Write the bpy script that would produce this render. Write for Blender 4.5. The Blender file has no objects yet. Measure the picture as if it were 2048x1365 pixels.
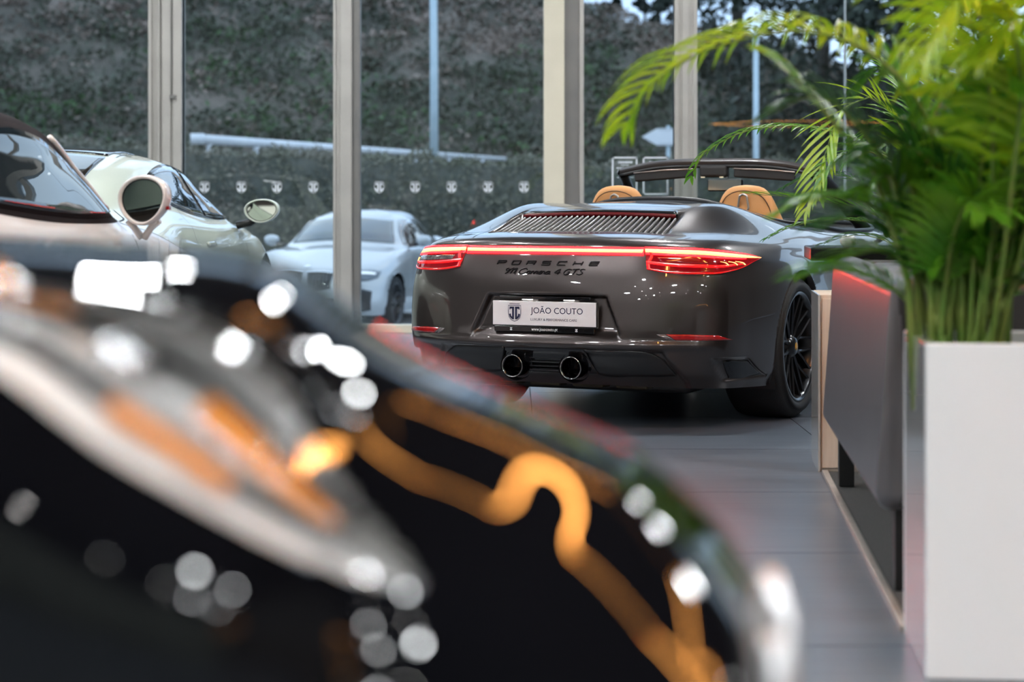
import bpy, bmesh, math, random
import numpy as np
from mathutils import Vector, Matrix
from mathutils.bvhtree import BVHTree

# ---------------------------------------------------------------- scene, camera, world, exposure
sc = bpy.context.scene
col = sc.collection
random.seed(7)
F_PX, CAM_H, HORIZON = 4000.0, 1.06, 400.0          # focal length in px of a 2048 wide frame, eye height, horizon row
cam_d = bpy.data.cameras.new('camera')
cam = bpy.data.objects.new('camera', cam_d)
col.objects.link(cam)
cam.location = (0, 0, CAM_H)
cam.rotation_euler = (math.pi / 2, 0, 0)
cam_d.sensor_width = 36.0
cam_d.lens = 36.0 * F_PX / 2048.0
cam_d.shift_y = -(682.5 - HORIZON) / 2048.0
cam_d.clip_start, cam_d.clip_end = 0.05, 500
cam_d.dof.use_dof = True
cam_d.dof.focus_distance = 9.25
cam_d.dof.aperture_fstop = 2.6
sc.camera = cam

world = bpy.data.worlds.new('overcast_sky')
sc.world = world
world.use_nodes = True
wn = world.node_tree
wn.nodes.clear()
w_out = wn.nodes.new('ShaderNodeOutputWorld')
w_bg = wn.nodes.new('ShaderNodeBackground')
w_tc = wn.nodes.new('ShaderNodeTexCoord')
w_noise = wn.nodes.new('ShaderNodeTexNoise')
w_noise.inputs['Scale'].default_value = 2.2
w_noise.inputs['Detail'].default_value = 5
w_ramp = wn.nodes.new('ShaderNodeValToRGB')
w_ramp.color_ramp.elements[0].position = 0.35
w_ramp.color_ramp.elements[0].color = (0.44, 0.61, 0.92, 1)
w_ramp.color_ramp.elements[1].position = 0.65
w_ramp.color_ramp.elements[1].color = (0.70, 0.82, 1.0, 1)
wn.links.new(w_tc.outputs['Generated'], w_noise.inputs['Vector'])
wn.links.new(w_noise.outputs['Fac'], w_ramp.inputs['Fac'])
wn.links.new(w_ramp.outputs['Color'], w_bg.inputs['Color'])
w_bg.inputs['Strength'].default_value = 1.75
wn.links.new(w_bg.outputs['Background'], w_out.inputs['Surface'])

sc.view_settings.view_transform = 'Standard'
sc.view_settings.look = 'None'
sc.view_settings.gamma = 1.0
sc.view_settings.use_curve_mapping = False
sc.view_settings.exposure = 0.2
sc.cycles.use_denoising = True
sc.cycles.max_bounces = 10
sc.cycles.transparent_max_bounces = 24
sc.cycles.sample_clamp_indirect = 8.0


def at(px, py, Y):
    """the point at depth Y seen at picture position (px, py)"""
    return Vector(((px - 1024.0) / F_PX * Y, Y, CAM_H - (py - HORIZON) / F_PX * Y))


# ---------------------------------------------------------------- materials
MATS = {}


def mat(name, color=(0.8, 0.8, 0.8), rough=0.5, metal=0.0, coat=0.0, coat_rough=0.03, emit=None, emit_s=0.0,
        noise=None, bump=0.0, bump_scale=60.0, trans=0.0, ior=1.45, sheen=0.0, spec=0.5, alpha=None, noise_detail=4, stretch=None):
    if name in MATS:
        return MATS[name]
    m = bpy.data.materials.new(name)
    m.use_nodes = True
    nt = m.node_tree
    p = nt.nodes['Principled BSDF']
    p.inputs['Base Color'].default_value = (*color, 1)
    p.inputs['Roughness'].default_value = rough
    p.inputs['Metallic'].default_value = metal
    p.inputs['Coat Weight'].default_value = coat
    p.inputs['Coat Roughness'].default_value = coat_rough
    p.inputs['Transmission Weight'].default_value = trans
    p.inputs['IOR'].default_value = ior
    p.inputs['Sheen Weight'].default_value = sheen
    p.inputs['Specular IOR Level'].default_value = spec
    if emit:
        p.inputs['Emission Color'].default_value = (*emit, 1)
        p.inputs['Emission Strength'].default_value = emit_s
    if noise or bump:
        tc = nt.nodes.new('ShaderNodeTexCoord')
        src = tc.outputs['Object']
        if stretch:
            mp = nt.nodes.new('ShaderNodeMapping')
            mp.inputs['Scale'].default_value = stretch
            nt.links.new(src, mp.inputs['Vector'])
            src = mp.outputs['Vector']
    if noise:                                            # (second colour, scale)
        n = nt.nodes.new('ShaderNodeTexNoise')
        n.inputs['Scale'].default_value = noise[1]
        n.inputs['Detail'].default_value = noise_detail
        r = nt.nodes.new('ShaderNodeValToRGB')
        r.color_ramp.elements[0].position = 0.35
        r.color_ramp.elements[1].position = 0.65
        r.color_ramp.elements[0].color = (*color, 1)
        r.color_ramp.elements[1].color = (*noise[0], 1)
        nt.links.new(src, n.inputs['Vector'])
        nt.links.new(n.outputs['Fac'], r.inputs['Fac'])
        nt.links.new(r.outputs['Color'], p.inputs['Base Color'])
    if bump:
        n2 = nt.nodes.new('ShaderNodeTexNoise')
        n2.inputs['Scale'].default_value = bump_scale
        n2.inputs['Detail'].default_value = 3
        b = nt.nodes.new('ShaderNodeBump')
        b.inputs['Strength'].default_value = bump
        b.inputs['Distance'].default_value = 0.01
        nt.links.new(src, n2.inputs['Vector'])
        nt.links.new(n2.outputs['Fac'], b.inputs['Height'])
        nt.links.new(b.outputs['Normal'], p.inputs['Normal'])
    MATS[name] = m
    return m


def glass_mat(name, tint=(0.93, 0.97, 0.96), ior=1.5, boost=1.0):
    """thin pane: Fresnel mix of clear and mirror"""
    if name in MATS:
        return MATS[name]
    m = bpy.data.materials.new(name)
    m.use_nodes = True
    nt = m.node_tree
    nt.nodes.clear()
    o = nt.nodes.new('ShaderNodeOutputMaterial')
    t = nt.nodes.new('ShaderNodeBsdfTransparent')
    t.inputs['Color'].default_value = (*tint, 1)
    g = nt.nodes.new('ShaderNodeBsdfGlossy')
    g.inputs['Roughness'].default_value = 0.0
    f = nt.nodes.new('ShaderNodeLayerWeight')                  # Schlick reflectance, the same from both sides
    f.inputs['Blend'].default_value = 0.5
    pw = nt.nodes.new('ShaderNodeMath')
    pw.operation = 'POWER'
    pw.inputs[1].default_value = 5.0
    k = nt.nodes.new('ShaderNodeMath')
    k.operation = 'MULTIPLY_ADD'
    k.inputs[1].default_value = 0.96
    k.inputs[2].default_value = 0.04 * boost
    k.use_clamp = True
    nt.links.new(f.outputs['Facing'], pw.inputs[0])
    x = nt.nodes.new('ShaderNodeMixShader')
    nt.links.new(pw.outputs[0], k.inputs[0])
    nt.links.new(k.outputs[0], x.inputs['Fac'])
    nt.links.new(t.outputs['BSDF'], x.inputs[1])
    nt.links.new(g.outputs['BSDF'], x.inputs[2])
    nt.links.new(x.outputs['Shader'], o.inputs['Surface'])
    MATS[name] = m
    return m


# ---------------------------------------------------------------- mesh helpers
class MB:
    """collects geometry for one mesh object"""
    def __init__(self):
        self.v, self.f = [], []

    def add(self, vs, fs):
        o = len(self.v)
        self.v += [tuple(p) for p in vs]
        self.f += [tuple(o + i for i in q) for q in fs]
        return self

    def box(self, c, s, rz=0.0, M=None):
        x, y, z = s[0] / 2, s[1] / 2, s[2] / 2
        vs = [Vector((a, b, d)) for a in (-x, x) for b in (-y, y) for d in (-z, z)]
        R = M if M is not None else Matrix.Rotation(rz, 3, 'Z')
        vs = [R @ p + Vector(c) for p in vs]
        return self.add(vs, [(0, 1, 3, 2), (4, 6, 7, 5), (0, 4, 5, 1), (2, 3, 7, 6), (0, 2, 6, 4), (1, 5, 7, 3)])

    def tube(self, pts, r, n=8, cap=True):
        pts = [Vector(p) for p in pts]
        rs = r if isinstance(r, (list, tuple)) else [r] * len(pts)
        o = len(self.v)
        prev = None
        for i, p in enumerate(pts):
            d = (pts[min(i + 1, len(pts) - 1)] - pts[max(i - 1, 0)]).normalized()
            if prev is None:
                a = d.orthogonal().normalized()
            else:
                a = (prev - d * prev.dot(d))
                a = a.normalized() if a.length > 1e-6 else d.orthogonal().normalized()
            prev = a
            b = d.cross(a)
            for k in range(n):
                t = 2 * math.pi * k / n
                self.v.append(tuple(p + (a * math.cos(t) + b * math.sin(t)) * rs[i]))
        for i in range(len(pts) - 1):
            for k in range(n):
                k2 = (k + 1) % n
                self.f.append((o + i * n + k, o + i * n + k2, o + (i + 1) * n + k2, o + (i + 1) * n + k))
        if cap:
            self.f.append(tuple(o + k for k in range(n))[::-1])
            e = o + (len(pts) - 1) * n
            self.f.append(tuple(e + k for k in range(n)))
        return self

    def lathe(self, prof, n=32, M=None, close=False):
        """prof: list of (r, h) revolved about local z; M 4x4"""
        M = M or Matrix.Identity(4)
        o = len(self.v)
        for (r, h) in prof:
            for k in range(n):
                t = 2 * math.pi * k / n
                self.v.append(tuple(M @ Vector((r * math.cos(t), r * math.sin(t), h))))
        m = len(prof)
        for i in range(m if close else m - 1):
            j = (i + 1) % m
            for k in range(n):
                k2 = (k + 1) % n
                self.f.append((o + i * n + k, o + i * n + k2, o + j * n + k2, o + j * n + k))
        return self

    def grid(self, P, flip=False):
        n, m = len(P), len(P[0])
        o = len(self.v)
        for row in P:
            self.v += [tuple(p) for p in row]
        for i in range(n - 1):
            for j in range(m - 1):
                q = (o + i * m + j, o + i * m + j + 1, o + (i + 1) * m + j + 1, o + (i + 1) * m + j)
                self.f.append(q[::-1] if flip else q)
        return self

    def mesh(self, name):
        me = bpy.data.meshes.new(name)
        me.from_pydata(self.v, [], self.f)
        me.update()
        return me

    def build(self, name, material, parent=None, smooth=False, bevel=0.0, fixn=True, segs=2):
        me = self.mesh(name)
        if fixn:
            bm = bmesh.new()
            bm.from_mesh(me)
            bmesh.ops.recalc_face_normals(bm, faces=bm.faces)
            bm.to_mesh(me)
            bm.free()
        return link(name, me, material, parent, smooth, bevel, segs)


def link(name, me, material, parent=None, smooth=False, bevel=0.0, segs=2):
    o = bpy.data.objects.new(name, me)
    col.objects.link(o)
    if material is not None and len(me.materials) == 0:
        me.materials.append(material)
    if smooth:
        me.polygons.foreach_set('use_smooth', [True] * len(me.polygons))
    if bevel:
        b = o.modifiers.new('bevel', 'BEVEL')
        b.width, b.segments, b.limit_method = bevel, segs, 'ANGLE'
        b.angle_limit = math.radians(40)
        if not smooth:
            me.polygons.foreach_set('use_smooth', [True] * len(me.polygons))
            b.harden_normals = True
    if parent is not None:
        o.parent = parent
    return o


def tag(o, label, cat, group=None):
    o['label'], o['category'] = label, cat
    if group:
        o['group'] = group
    return o


def thing(name, label, cat, loc=(0, 0, 0), rz=0.0, group=None):
    o = bpy.data.objects.new(name, None)
    o.empty_display_size = 0.2
    col.objects.link(o)
    o.location = loc
    o.rotation_euler = (0, 0, rz)
    return tag(o, label, cat, group)


def struct(o):
    o['kind'] = 'structure'
    return o


def copy_tree(o, parent=None):
    c = o.copy()
    col.objects.link(c)
    c.parent = parent
    for ch in list(o.children):
        copy_tree(ch, c)
    return c


def hermite(ts, P, t):
    """cubic through points P (n, k) at knots ts, evaluated at t"""
    ts, P, t = np.asarray(ts, float), np.asarray(P, float), np.asarray(t, float)
    n = len(ts)
    h = np.diff(ts)
    d = np.diff(P, axis=0) / h[:, None]
    m = np.zeros_like(P)
    m[0], m[-1] = d[0], d[-1]
    for i in range(1, n - 1):
        m[i] = (d[i - 1] * h[i] + d[i] * h[i - 1]) / (h[i] + h[i - 1])
    i = np.clip(np.searchsorted(ts, t, side='right') - 1, 0, n - 2)
    u = ((t - ts[i]) / h[i])[:, None]
    H = h[i][:, None]
    return ((2 * u**3 - 3 * u**2 + 1) * P[i] + (u**3 - 2 * u**2 + u) * H * m[i]
            + (-2 * u**3 + 3 * u**2) * P[i + 1] + (u**3 - u**2) * H * m[i + 1])


def curve(pts, n):
    P = np.asarray(pts, float)
    ts = np.concatenate([[0], np.cumsum(np.maximum(np.linalg.norm(np.diff(P, axis=0), axis=1), 1e-6))])
    return hermite(ts, P, np.linspace(0, ts[-1], n))


def polyline(pts, n):
    P = np.asarray(pts, float)
    ts = np.concatenate([[0], np.cumsum(np.maximum(np.linalg.norm(np.diff(P, axis=0), axis=1), 1e-6))])
    t = np.linspace(0, ts[-1], n)
    return np.stack([np.interp(t, ts, P[:, k]) for k in range(P.shape[1])], -1)


def text_mesh(s, size, extrude=0.0, shear=0.0, align='CENTER', spacing=1.0, bevel=0.0, offset=0.0):
    cu = bpy.data.curves.new('lettering', 'FONT')
    cu.body, cu.size, cu.extrude, cu.shear = s, size, extrude, shear
    cu.align_x, cu.align_y = align, 'CENTER'
    cu.space_character = spacing
    cu.offset = offset
    cu.resolution_u = 3
    o = bpy.data.objects.new('lettering', cu)
    col.objects.link(o)
    dg = bpy.context.evaluated_depsgraph_get()
    me = bpy.data.meshes.new_from_object(o.evaluated_get(dg))
    bpy.data.objects.remove(o)
    return me


# ---------------------------------------------------------------- common materials
M_BLACK = mat('black_plastic', (0.012, 0.012, 0.013), 0.45)
M_GLOSSBLACK = mat('gloss_black', (0.006, 0.006, 0.007), 0.12, coat=0.5)
M_RUBBER = mat('tyre_rubber', (0.014, 0.014, 0.015), 0.7, bump=0.2, bump_scale=200)
M_CHROME = mat('chrome', (0.75, 0.76, 0.78), 0.12, 1.0)
M_WHITE = mat('white_lacquer', (0.80, 0.81, 0.82), 0.22, noise=((0.78, 0.79, 0.80), 2))
M_DARKMETAL = mat('satin_black_rim', (0.016, 0.017, 0.02), 0.3, 0.6, coat=0.4)
# ================================================================ the showroom
X0, X1, Y0, Y1, ZC, ZW = -9.0, 8.0, -6.5, 16.0, 4.8, 4.2    # room box, ceiling height, top of the glazing
M_TILE = mat('dark_stone_tile', (0.085, 0.100, 0.125), 0.29, noise=((0.11, 0.127, 0.152), 3.0), stretch=(0.5, 8, 1), spec=0.6)
M_GROUT = mat('dark_grout', (0.03, 0.032, 0.035), 0.8)
M_CEIL = mat('charcoal_ceiling', (0.018, 0.018, 0.019), 0.8, noise=((0.022, 0.022, 0.023), 2))
M_WALL = mat('dark_wall_paint', (0.10, 0.096, 0.092), 0.7, noise=((0.115, 0.11, 0.106), 3))
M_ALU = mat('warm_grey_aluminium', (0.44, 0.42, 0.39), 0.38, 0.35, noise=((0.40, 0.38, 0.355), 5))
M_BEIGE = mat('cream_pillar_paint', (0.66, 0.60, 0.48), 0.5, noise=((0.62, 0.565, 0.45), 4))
M_ALUDARK = mat('dark_grey_aluminium', (0.20, 0.19, 0.18), 0.4, 0.3, noise=((0.17, 0.165, 0.16), 4))  # plain darker grey for some profiles
M_PANE = glass_mat('window_glass')
M_FILM = mat('white_window_film', (0.75, 0.78, 0.82), 0.6, noise=((0.7, 0.74, 0.8), 30))
M_LED = mat('led_panel_light', (0.9, 0.9, 0.9), 0.5, emit=(0.94, 0.98, 1.0), emit_s=275.0)
M_SPOT = mat('downlight_light', (0.9, 0.9, 0.9), 0.5, emit=(1.0, 0.98, 0.96), emit_s=260.0)
M_AMBER = mat('amber_neon_light', (0.9, 0.5, 0.2), 0.5, emit=(1.0, 0.42, 0.10), emit_s=12.0)

floor = struct(MB().box(((X0 + X1) / 2, (Y0 + Y1) / 2, -0.119), (X1 - X0, Y1 - Y0, 0.23)).build('floor', M_GROUT))
TS = 1.25
tile_me = None
ny, nx = int((Y1 - Y0) / TS), int((X1 - X0) / TS) + 1
for i in range(nx):
    for j in range(ny):
        cx, cy = X0 + 0.35 + (i + 0.5) * TS, Y0 + (j + 0.5) * TS
        if cx + TS / 2 > X1:
            continue
        if tile_me is None:
            t = MB().box((0, 0, 0), (TS - 0.005, TS - 0.005, 0.012)).build('tile', M_TILE, floor)
            tile_me = t.data
        else:
            t = bpy.data.objects.new('tile', tile_me)
            col.objects.link(t)
            t.parent = floor
        t.location = (cx, cy, -0.006)

struct(MB().box(((X0 + X1) / 2, (Y0 + Y1) / 2, ZC + 0.1), (X1 - X0 + 0.4, Y1 - Y0 + 0.4, 0.2)).build('ceiling', M_CEIL))
struct(MB().box(((X0 + X1) / 2, Y0 - 0.1, ZC / 2), (X1 - X0 + 0.4, 0.2, ZC)).build('wall_back', mat('sage_grey_wall_paint', (0.19, 0.21, 0.18), 0.7, noise=((0.21, 0.23, 0.20), 3))))
struct(MB().box((X0 - 0.1, (Y0 + Y1) / 2, ZC / 2), (0.2, Y1 - Y0, ZC)).build('wall_left', M_WALL))


def fpx(px):
    return (px - 1024.0) / F_PX * Y1


# window posts of the front glazing: each a profile of several strips
def post(n, strips, depth=0.14):
    root = None
    for k, (a, b, dy, m) in enumerate(strips):
        xa, xb = fpx(a), fpx(b)
        o = MB().box(((xa + xb) / 2, Y1 + dy, ZW / 2), (xb - xa, depth, ZW)).build('trim_%d' % n if root is None else 'profile_strip', m,
                                                                             root, bevel=0.004)
        if root is None:
            root = struct(o)
    return root


pA = post(1, [(300, 367, 0.02, M_ALU), (300, 307, -0.02, M_ALU), (319, 324, -0.03, M_ALU), (327, 345, -0.012, M_ALU), (349, 367, -0.02, M_ALU)])
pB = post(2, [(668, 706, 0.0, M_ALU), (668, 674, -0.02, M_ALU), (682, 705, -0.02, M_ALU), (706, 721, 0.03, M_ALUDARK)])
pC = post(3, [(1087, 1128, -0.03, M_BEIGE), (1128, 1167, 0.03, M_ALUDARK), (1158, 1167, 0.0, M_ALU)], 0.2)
pD = post(4, [(1347, 1393, 0.0, M_ALU), (1347, 1356, -0.02, M_ALU), (1362, 1376, -0.02, M_ALU), (1384, 1393, -0.015, M_ALU)])
rod = MB()
rod.tube([(fpx(347), Y1 - 0.09, 1.9), (fpx(347), Y1 - 0.09, 2.9)], 0.007, 8)
rod.box((fpx(350), Y1 - 0.1, 1.88), (0.05, 0.02, 0.03))
rod.build('door_bolt_rod', M_ALUDARK, pA)
for n, x in enumerate((-8.9, -7.4, -5.9, -4.4), 5):
    struct(MB().box((x, Y1, ZW / 2), (0.2, 0.14, ZW)).build('trim_%d' % n, M_ALU, bevel=0.004))
struct(MB().box((fpx(1690), Y1, ZW / 2), (0.014, 0.03, ZW)).build('trim_9', mat('glass_edge_seal', (0.3, 0.36, 0.4), 0.3)))
for n, x in enumerate((4.25, 5.9, 7.9), 10):
    struct(MB().box((x, Y1, ZW / 2), (0.18, 0.14, ZW)).build('trim_%d' % n, M_ALU, bevel=0.004))
struct(MB().box(((X0 + X1) / 2, Y1, ZW - 0.06), (X1 - X0, 0.2, 0.12)).build('trim_13', M_ALU))
struct(MB().box(((X0 + X1) / 2, Y1 + 0.02, 0.03), (X1 - X0, 0.16, 0.06)).build('baseboard_front', M_BEIGE))

EDGES = [-8.8, -7.5, -7.3, -6.0, -5.8, -4.5, -4.3, fpx(300), fpx(367), fpx(668), fpx(721), fpx(1087), fpx(1167), fpx(1347), fpx(1393),
         fpx(1690) - 0.008, fpx(1690) + 0.008, 4.16, 4.34, 5.81, 5.99, 7.81]
WIN = []
for k in range(0, len(EDGES), 2):
    a, b = EDGES[k], EDGES[k + 1]
    WIN.append(struct(MB().box(((a + b) / 2, Y1 + 0.03, ZW / 2), (b - a, 0.008, ZW - 0.1)).build('window_%d' % (k // 2 + 1), M_PANE)))


def emblem(mb, s, T, ring=True, th=0.0):
    """shield with the two facing hooked letters; T maps 2D (unit height) to 3D"""
    def poly_strip(P, w, close=False):
        P = [Vector(p) for p in P]
        n = len(P)
        L, R = [], []
        for i, p in enumerate(P):
            a = P[(i - 1) % n] if (close or i > 0) else P[i]
            b = P[(i + 1) % n] if (close or i < n - 1) else P[i]
            d = (b - a).normalized()
            q = Vector((-d.y, d.x))
            L.append(p + q * w / 2)
            R.append(p - q * w / 2)
        vs = [T(p * s) for p in L] + [T(p * s) for p in R]
        mb.add(vs, [(i, (i + 1) % n, n + (i + 1) % n, n + i) for i in range(n if close else n - 1)])
    if ring:
        sh = [(-0.42, 0.42), (0.42, 0.42), (0.42, 0.1), (0.41, -0.08), (0.35, -0.28), (0.22, -0.43), (0, -0.52),
              (-0.22, -0.43), (-0.35, -0.28), (-0.41, -0.08), (-0.42, 0.1)]
        poly_strip(sh, 0.035, True)
        poly_strip([(-0.34, 0.52), (0.34, 0.52)], 0.035)
    for d in (-1, 1):
        poly_strip([(0.03 * d, 0.29), (0.33 * d, 0.29)], 0.12)
        poly_strip([(0.30 * d, 0.30), (0.31 * d, 0.18)], 0.06)
        poly_strip([(0.10 * d, 0.30), (0.10 * d, -0.40)], 0.13)
        poly_strip([(0.10 * d, -0.36), (0.20 * d, -0.30), (0.28 * d, -0.20), (0.31 * d, -0.07)], 0.12)


def sticker(px, win):
    x, z = fpx(px), 1.16
    mb = MB()
    emblem(mb, 0.088, lambda p: (x + p.x * 1.05, Y1 + 0.022, z + p.y))
    return mb.build('emblem_sticker', M_FILM, win, fixn=False)


for px in (408, 482, 553, 626):
    sticker(px, WIN[4])
for px in (758, 830, 903, 976, 1048):
    sticker(px, WIN[5])
for px in (1224, 1286):                                         # two framed notices printed on the glass
    mb = MB()
    a, b, t, bt = fpx(px), fpx(px + 51), at(0, 314, Y1).z, at(0, 390, Y1).z
    y = Y1 + 0.022
    for (p, q, r, s) in ((a, b, t, t - 0.012), (a, b, bt + 0.012, bt), (a, a + 0.012, t, bt), (b - 0.012, b, t, bt)):
        mb.add([(p, y, r), (q, y, r), (q, y, s), (p, y, s)], [(0, 1, 2, 3)])
    rr = random.Random(px)
    for k, (w, h, zz) in enumerate(((0.10, 0.016, 0.035), (0.06, 0.006, 0.062), (0.13, 0.008, 0.085), (0.11, 0.006, 0.105), (0.12, 0.006, 0.12),
                                    (0.09, 0.006, 0.14), (0.12, 0.006, 0.16))):
        c = (a + b) / 2
        x = c - w / 2
        while x < c + w / 2:
            ww = rr.uniform(0.008, 0.022)
            mb.add([(x, y, t - zz), (x + ww, y, t - zz), (x + ww, y, t - zz - h), (x, y, t - zz - h)], [(0, 1, 2, 3)])
            x += ww + 0.004
    mb.build('printed_notice', M_FILM, WIN[6], fixn=False)

struct(MB().box((X1 + 0.1, (Y0 + Y1) / 2, ZC / 2), (0.2, Y1 - Y0, ZC)).build('wall_right', M_WALL))
struct(MB().box(((X0 + X1) / 2, Y1 + 0.02, (ZC + ZW) / 2), (X1 - X0, 0.24, ZC - ZW)).build('wall_front', M_WALL))

# ceiling lamps
LEDS = [(x, y) for x in (-5.8, -2.4, 1.0, 4.4) for y in (-4.0, -0.6, 2.8, 6.2, 9.6, 13.0) if (x, y) not in ((1.0, 2.8), (1.0, 6.2))]
led0 = None
for k, (x, y) in enumerate(LEDS):
    if led0 is None:
        led0 = thing('ceiling_led_panel', 'white square LED panel recessed in the dark ceiling', 'ceiling light', (x, y, ZC), 0,
                     'LED panels in the ceiling')
        MB().box((0, 0, -0.012), (0.38, 0.38, 0.024)).build('frame', M_ALU, led0)
        MB().box((0, 0, -0.027), (0.32, 0.32, 0.006)).build('diffuser', M_LED, led0)
    else:
        c = copy_tree(led0)
        c.location = (x, y, ZC)
SPOTS = [(x, y) for x in (-4.1, -0.9, 2.6, 5.4) for y in (-5.0, -3.2, -1.0, 1.2, 5.2, 9.2) if not (y > 0 and -1 < x < 3)]
sp0 = None
for k, (x, y) in enumerate(SPOTS):
    if sp0 is None:
        sp0 = thing('ceiling_downlight', 'small round downlight set into the dark ceiling', 'downlight', (x, y, ZC), 0, 'downlights in the ceiling')
        MB().lathe([(0.075, 0), (0.075, -0.02), (0.058, -0.02), (0.055, 0.0)], 24).build('trim_ring', M_WHITE, sp0, True)
        MB().lathe([(0.0, -0.008), (0.05, -0.008), (0.05, -0.002), (0.0, -0.002)], 24).build('lamp', M_SPOT, sp0, True)
    else:
        c = copy_tree(sp0)
        c.location = (x, y, ZC)


def hex_lamp(loc, R, rz, label, sy, m, w=0.075, skirt=0.0):
    t = thing('hexagon_pendant_lamp', label, 'pendant light', loc, rz)
    P = [Vector((R * math.cos(math.pi / 3 * k), sy * R * math.sin(math.pi / 3 * k), 0)) for k in range(6)]
    for k in range(6):
        a, b = P[k], P[(k + 1) % 6]
        d = (b - a)
        ang = math.atan2(d.y, d.x)
        bar = MB().box((a + b) / 2, (d.length + 0.04, w, w * 0.5), ang).build('light_bar', M_BLACK, t, bevel=0.004)
        MB().box((a + b) / 2 + Vector((0, 0, -w * 0.25)), (d.length + 0.02, w * 0.9, 0.012), ang).build('light_strip', m, bar)
        if skirt:  # side skirts added to keep the amber light from spreading sideways
            q = Vector((-d.y, d.x, 0)).normalized() * w / 2
            for s in (-1, 1):
                MB().box((a + b) / 2 + q * s + Vector((0, 0, -w * 0.3)), (d.length + 0.04, 0.006, skirt), ang).build('added_skirt', M_BLACK, bar)
        MB().tube([a + Vector((0, 0, 0.03)), a + Vector((0, 0, ZC - loc[2]))], 0.004, 6).build('suspension_wire', M_BLACK, t)
    return t


M_AMBER2 = mat('bright_amber_neon_light', (0.9, 0.5, 0.2), 0.5, emit=(1.0, 0.40, 0.09), emit_s=80.0)
hex_lamp((5.0, -3.0, 2.42), 1.5, 0.1, 'amber hexagon ring lamp hung low, mirrored in the glazing', 0.9, M_AMBER, 0.09)
hex_lamp((1.95, 4.1, 4.5), 2.1, math.pi / 2, 'wide amber hexagon ring lamp at the ceiling, mirrored in the black bumper', 0.82, M_AMBER2, 0.08, 0.11)

# ================================================================ outdoors
M_ASPH = mat('pale_forecourt_paving', (0.42, 0.44, 0.45), 0.8, noise=((0.36, 0.38, 0.40), 1.5), bump=0.3, bump_scale=40)
GZ = -0.5
struct(MB().add([(-60, Y1 + 0.25, GZ), (60, Y1 + 0.25, GZ), (60, 44, GZ), (-60, 44, GZ)], [(0, 1, 2, 3)]).build('forecourt_ground', M_ASPH))
struct(MB().box((0, Y1 + 0.16, GZ / 2 - 0.02), (18, 0.2, -GZ)).build('foundation_edge', M_ALU))


def leaf_mat(name, a, b, c, scale, rough=0.6):
    m = bpy.data.materials.new(name)
    m.use_nodes = True
    nt = m.node_tree
    p = nt.nodes['Principled BSDF']
    p.inputs['Roughness'].default_value = rough
    tc = nt.nodes.new('ShaderNodeTexCoord')
    n1 = nt.nodes.new('ShaderNodeTexNoise')
    n1.inputs['Scale'].default_value = scale
    n1.inputs['Detail'].default_value = 6
    n1.inputs['Roughness'].default_value = 0.65
    r = nt.nodes.new('ShaderNodeValToRGB')
    e = r.color_ramp.elements
    e[0].position, e[0].color = 0.34, (*a, 1)
    e[1].position, e[1].color = 0.66, (*c, 1)
    mid = e.new(0.5)
    mid.color = (*b, 1)
    nt.links.new(tc.outputs['Object'], n1.inputs['Vector'])
    nt.links.new(n1.outputs['Fac'], r.inputs['Fac'])
    nt.links.new(r.outputs['Color'], p.inputs['Base Color'])
    return m


def leaf_cloud(C, R, n, size, rng, shell=0.55):
    """n random leaf quads in an ellipsoid; returns (n,4,3)"""
    d = rng.normal(size=(n, 3))
    d /= np.linalg.norm(d, axis=1)[:, None]
    rad = shell + (1 - shell) * rng.random((n, 1)) ** 0.5
    c = np.asarray(C) + d * rad * np.asarray(R)
    return leaf_quads(c, size, rng)


def leaf_quads(c, size, rng):
    n = len(c)
    a = rng.normal(size=(n, 3))
    a /= np.linalg.norm(a, axis=1)[:, None]
    b = np.cross(a, rng.normal(size=(n, 3)))
    b /= np.linalg.norm(b, axis=1)[:, None]
    s = size * (0.6 + 0.8 * rng.random((n, 1)))
    return np.stack([c - a * s, c - b * s * 0.5, c + a * s, c + b * s * 0.5], 1)


def quads_obj(name, Q, m, parent=None):
    Q = np.concatenate(Q) if isinstance(Q, list) else Q
    n = len(Q)
    me = bpy.data.meshes.new(name)
    me.vertices.add(n * 4)
    me.vertices.foreach_set('co', Q.reshape(-1).astype(np.float32))
    me.loops.add(n * 4)
    me.loops.foreach_set('vertex_index', np.arange(n * 4, dtype=np.int32))
    me.polygons.add(n)
    me.polygons.foreach_set('loop_start', np.arange(0, n * 4, 4, dtype=np.int32))
    me.update(calc_edges=True)
    return link(name, me, m, parent)


rng = np.random.default_rng(3)
# hedge: one long clipped hedge behind the forecourt, its top dropping slightly to the right
M_HEDGE = leaf_mat('hedge_leaves', (0.10, 0.112, 0.072), (0.155, 0.15, 0.108), (0.215, 0.185, 0.15), 1.2)
HY = 32.0
hedge = thing('clipped_hedge', 'long clipped grey-green hedge behind the silver saloon car', 'hedge', (0, HY, GZ))


def hedge_top(px):
    return float(np.interp(px, [-400, 150, 400, 1000, 1300, 1800, 2600], [285, 285, 303, 326, 330, 334, 338]))


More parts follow.
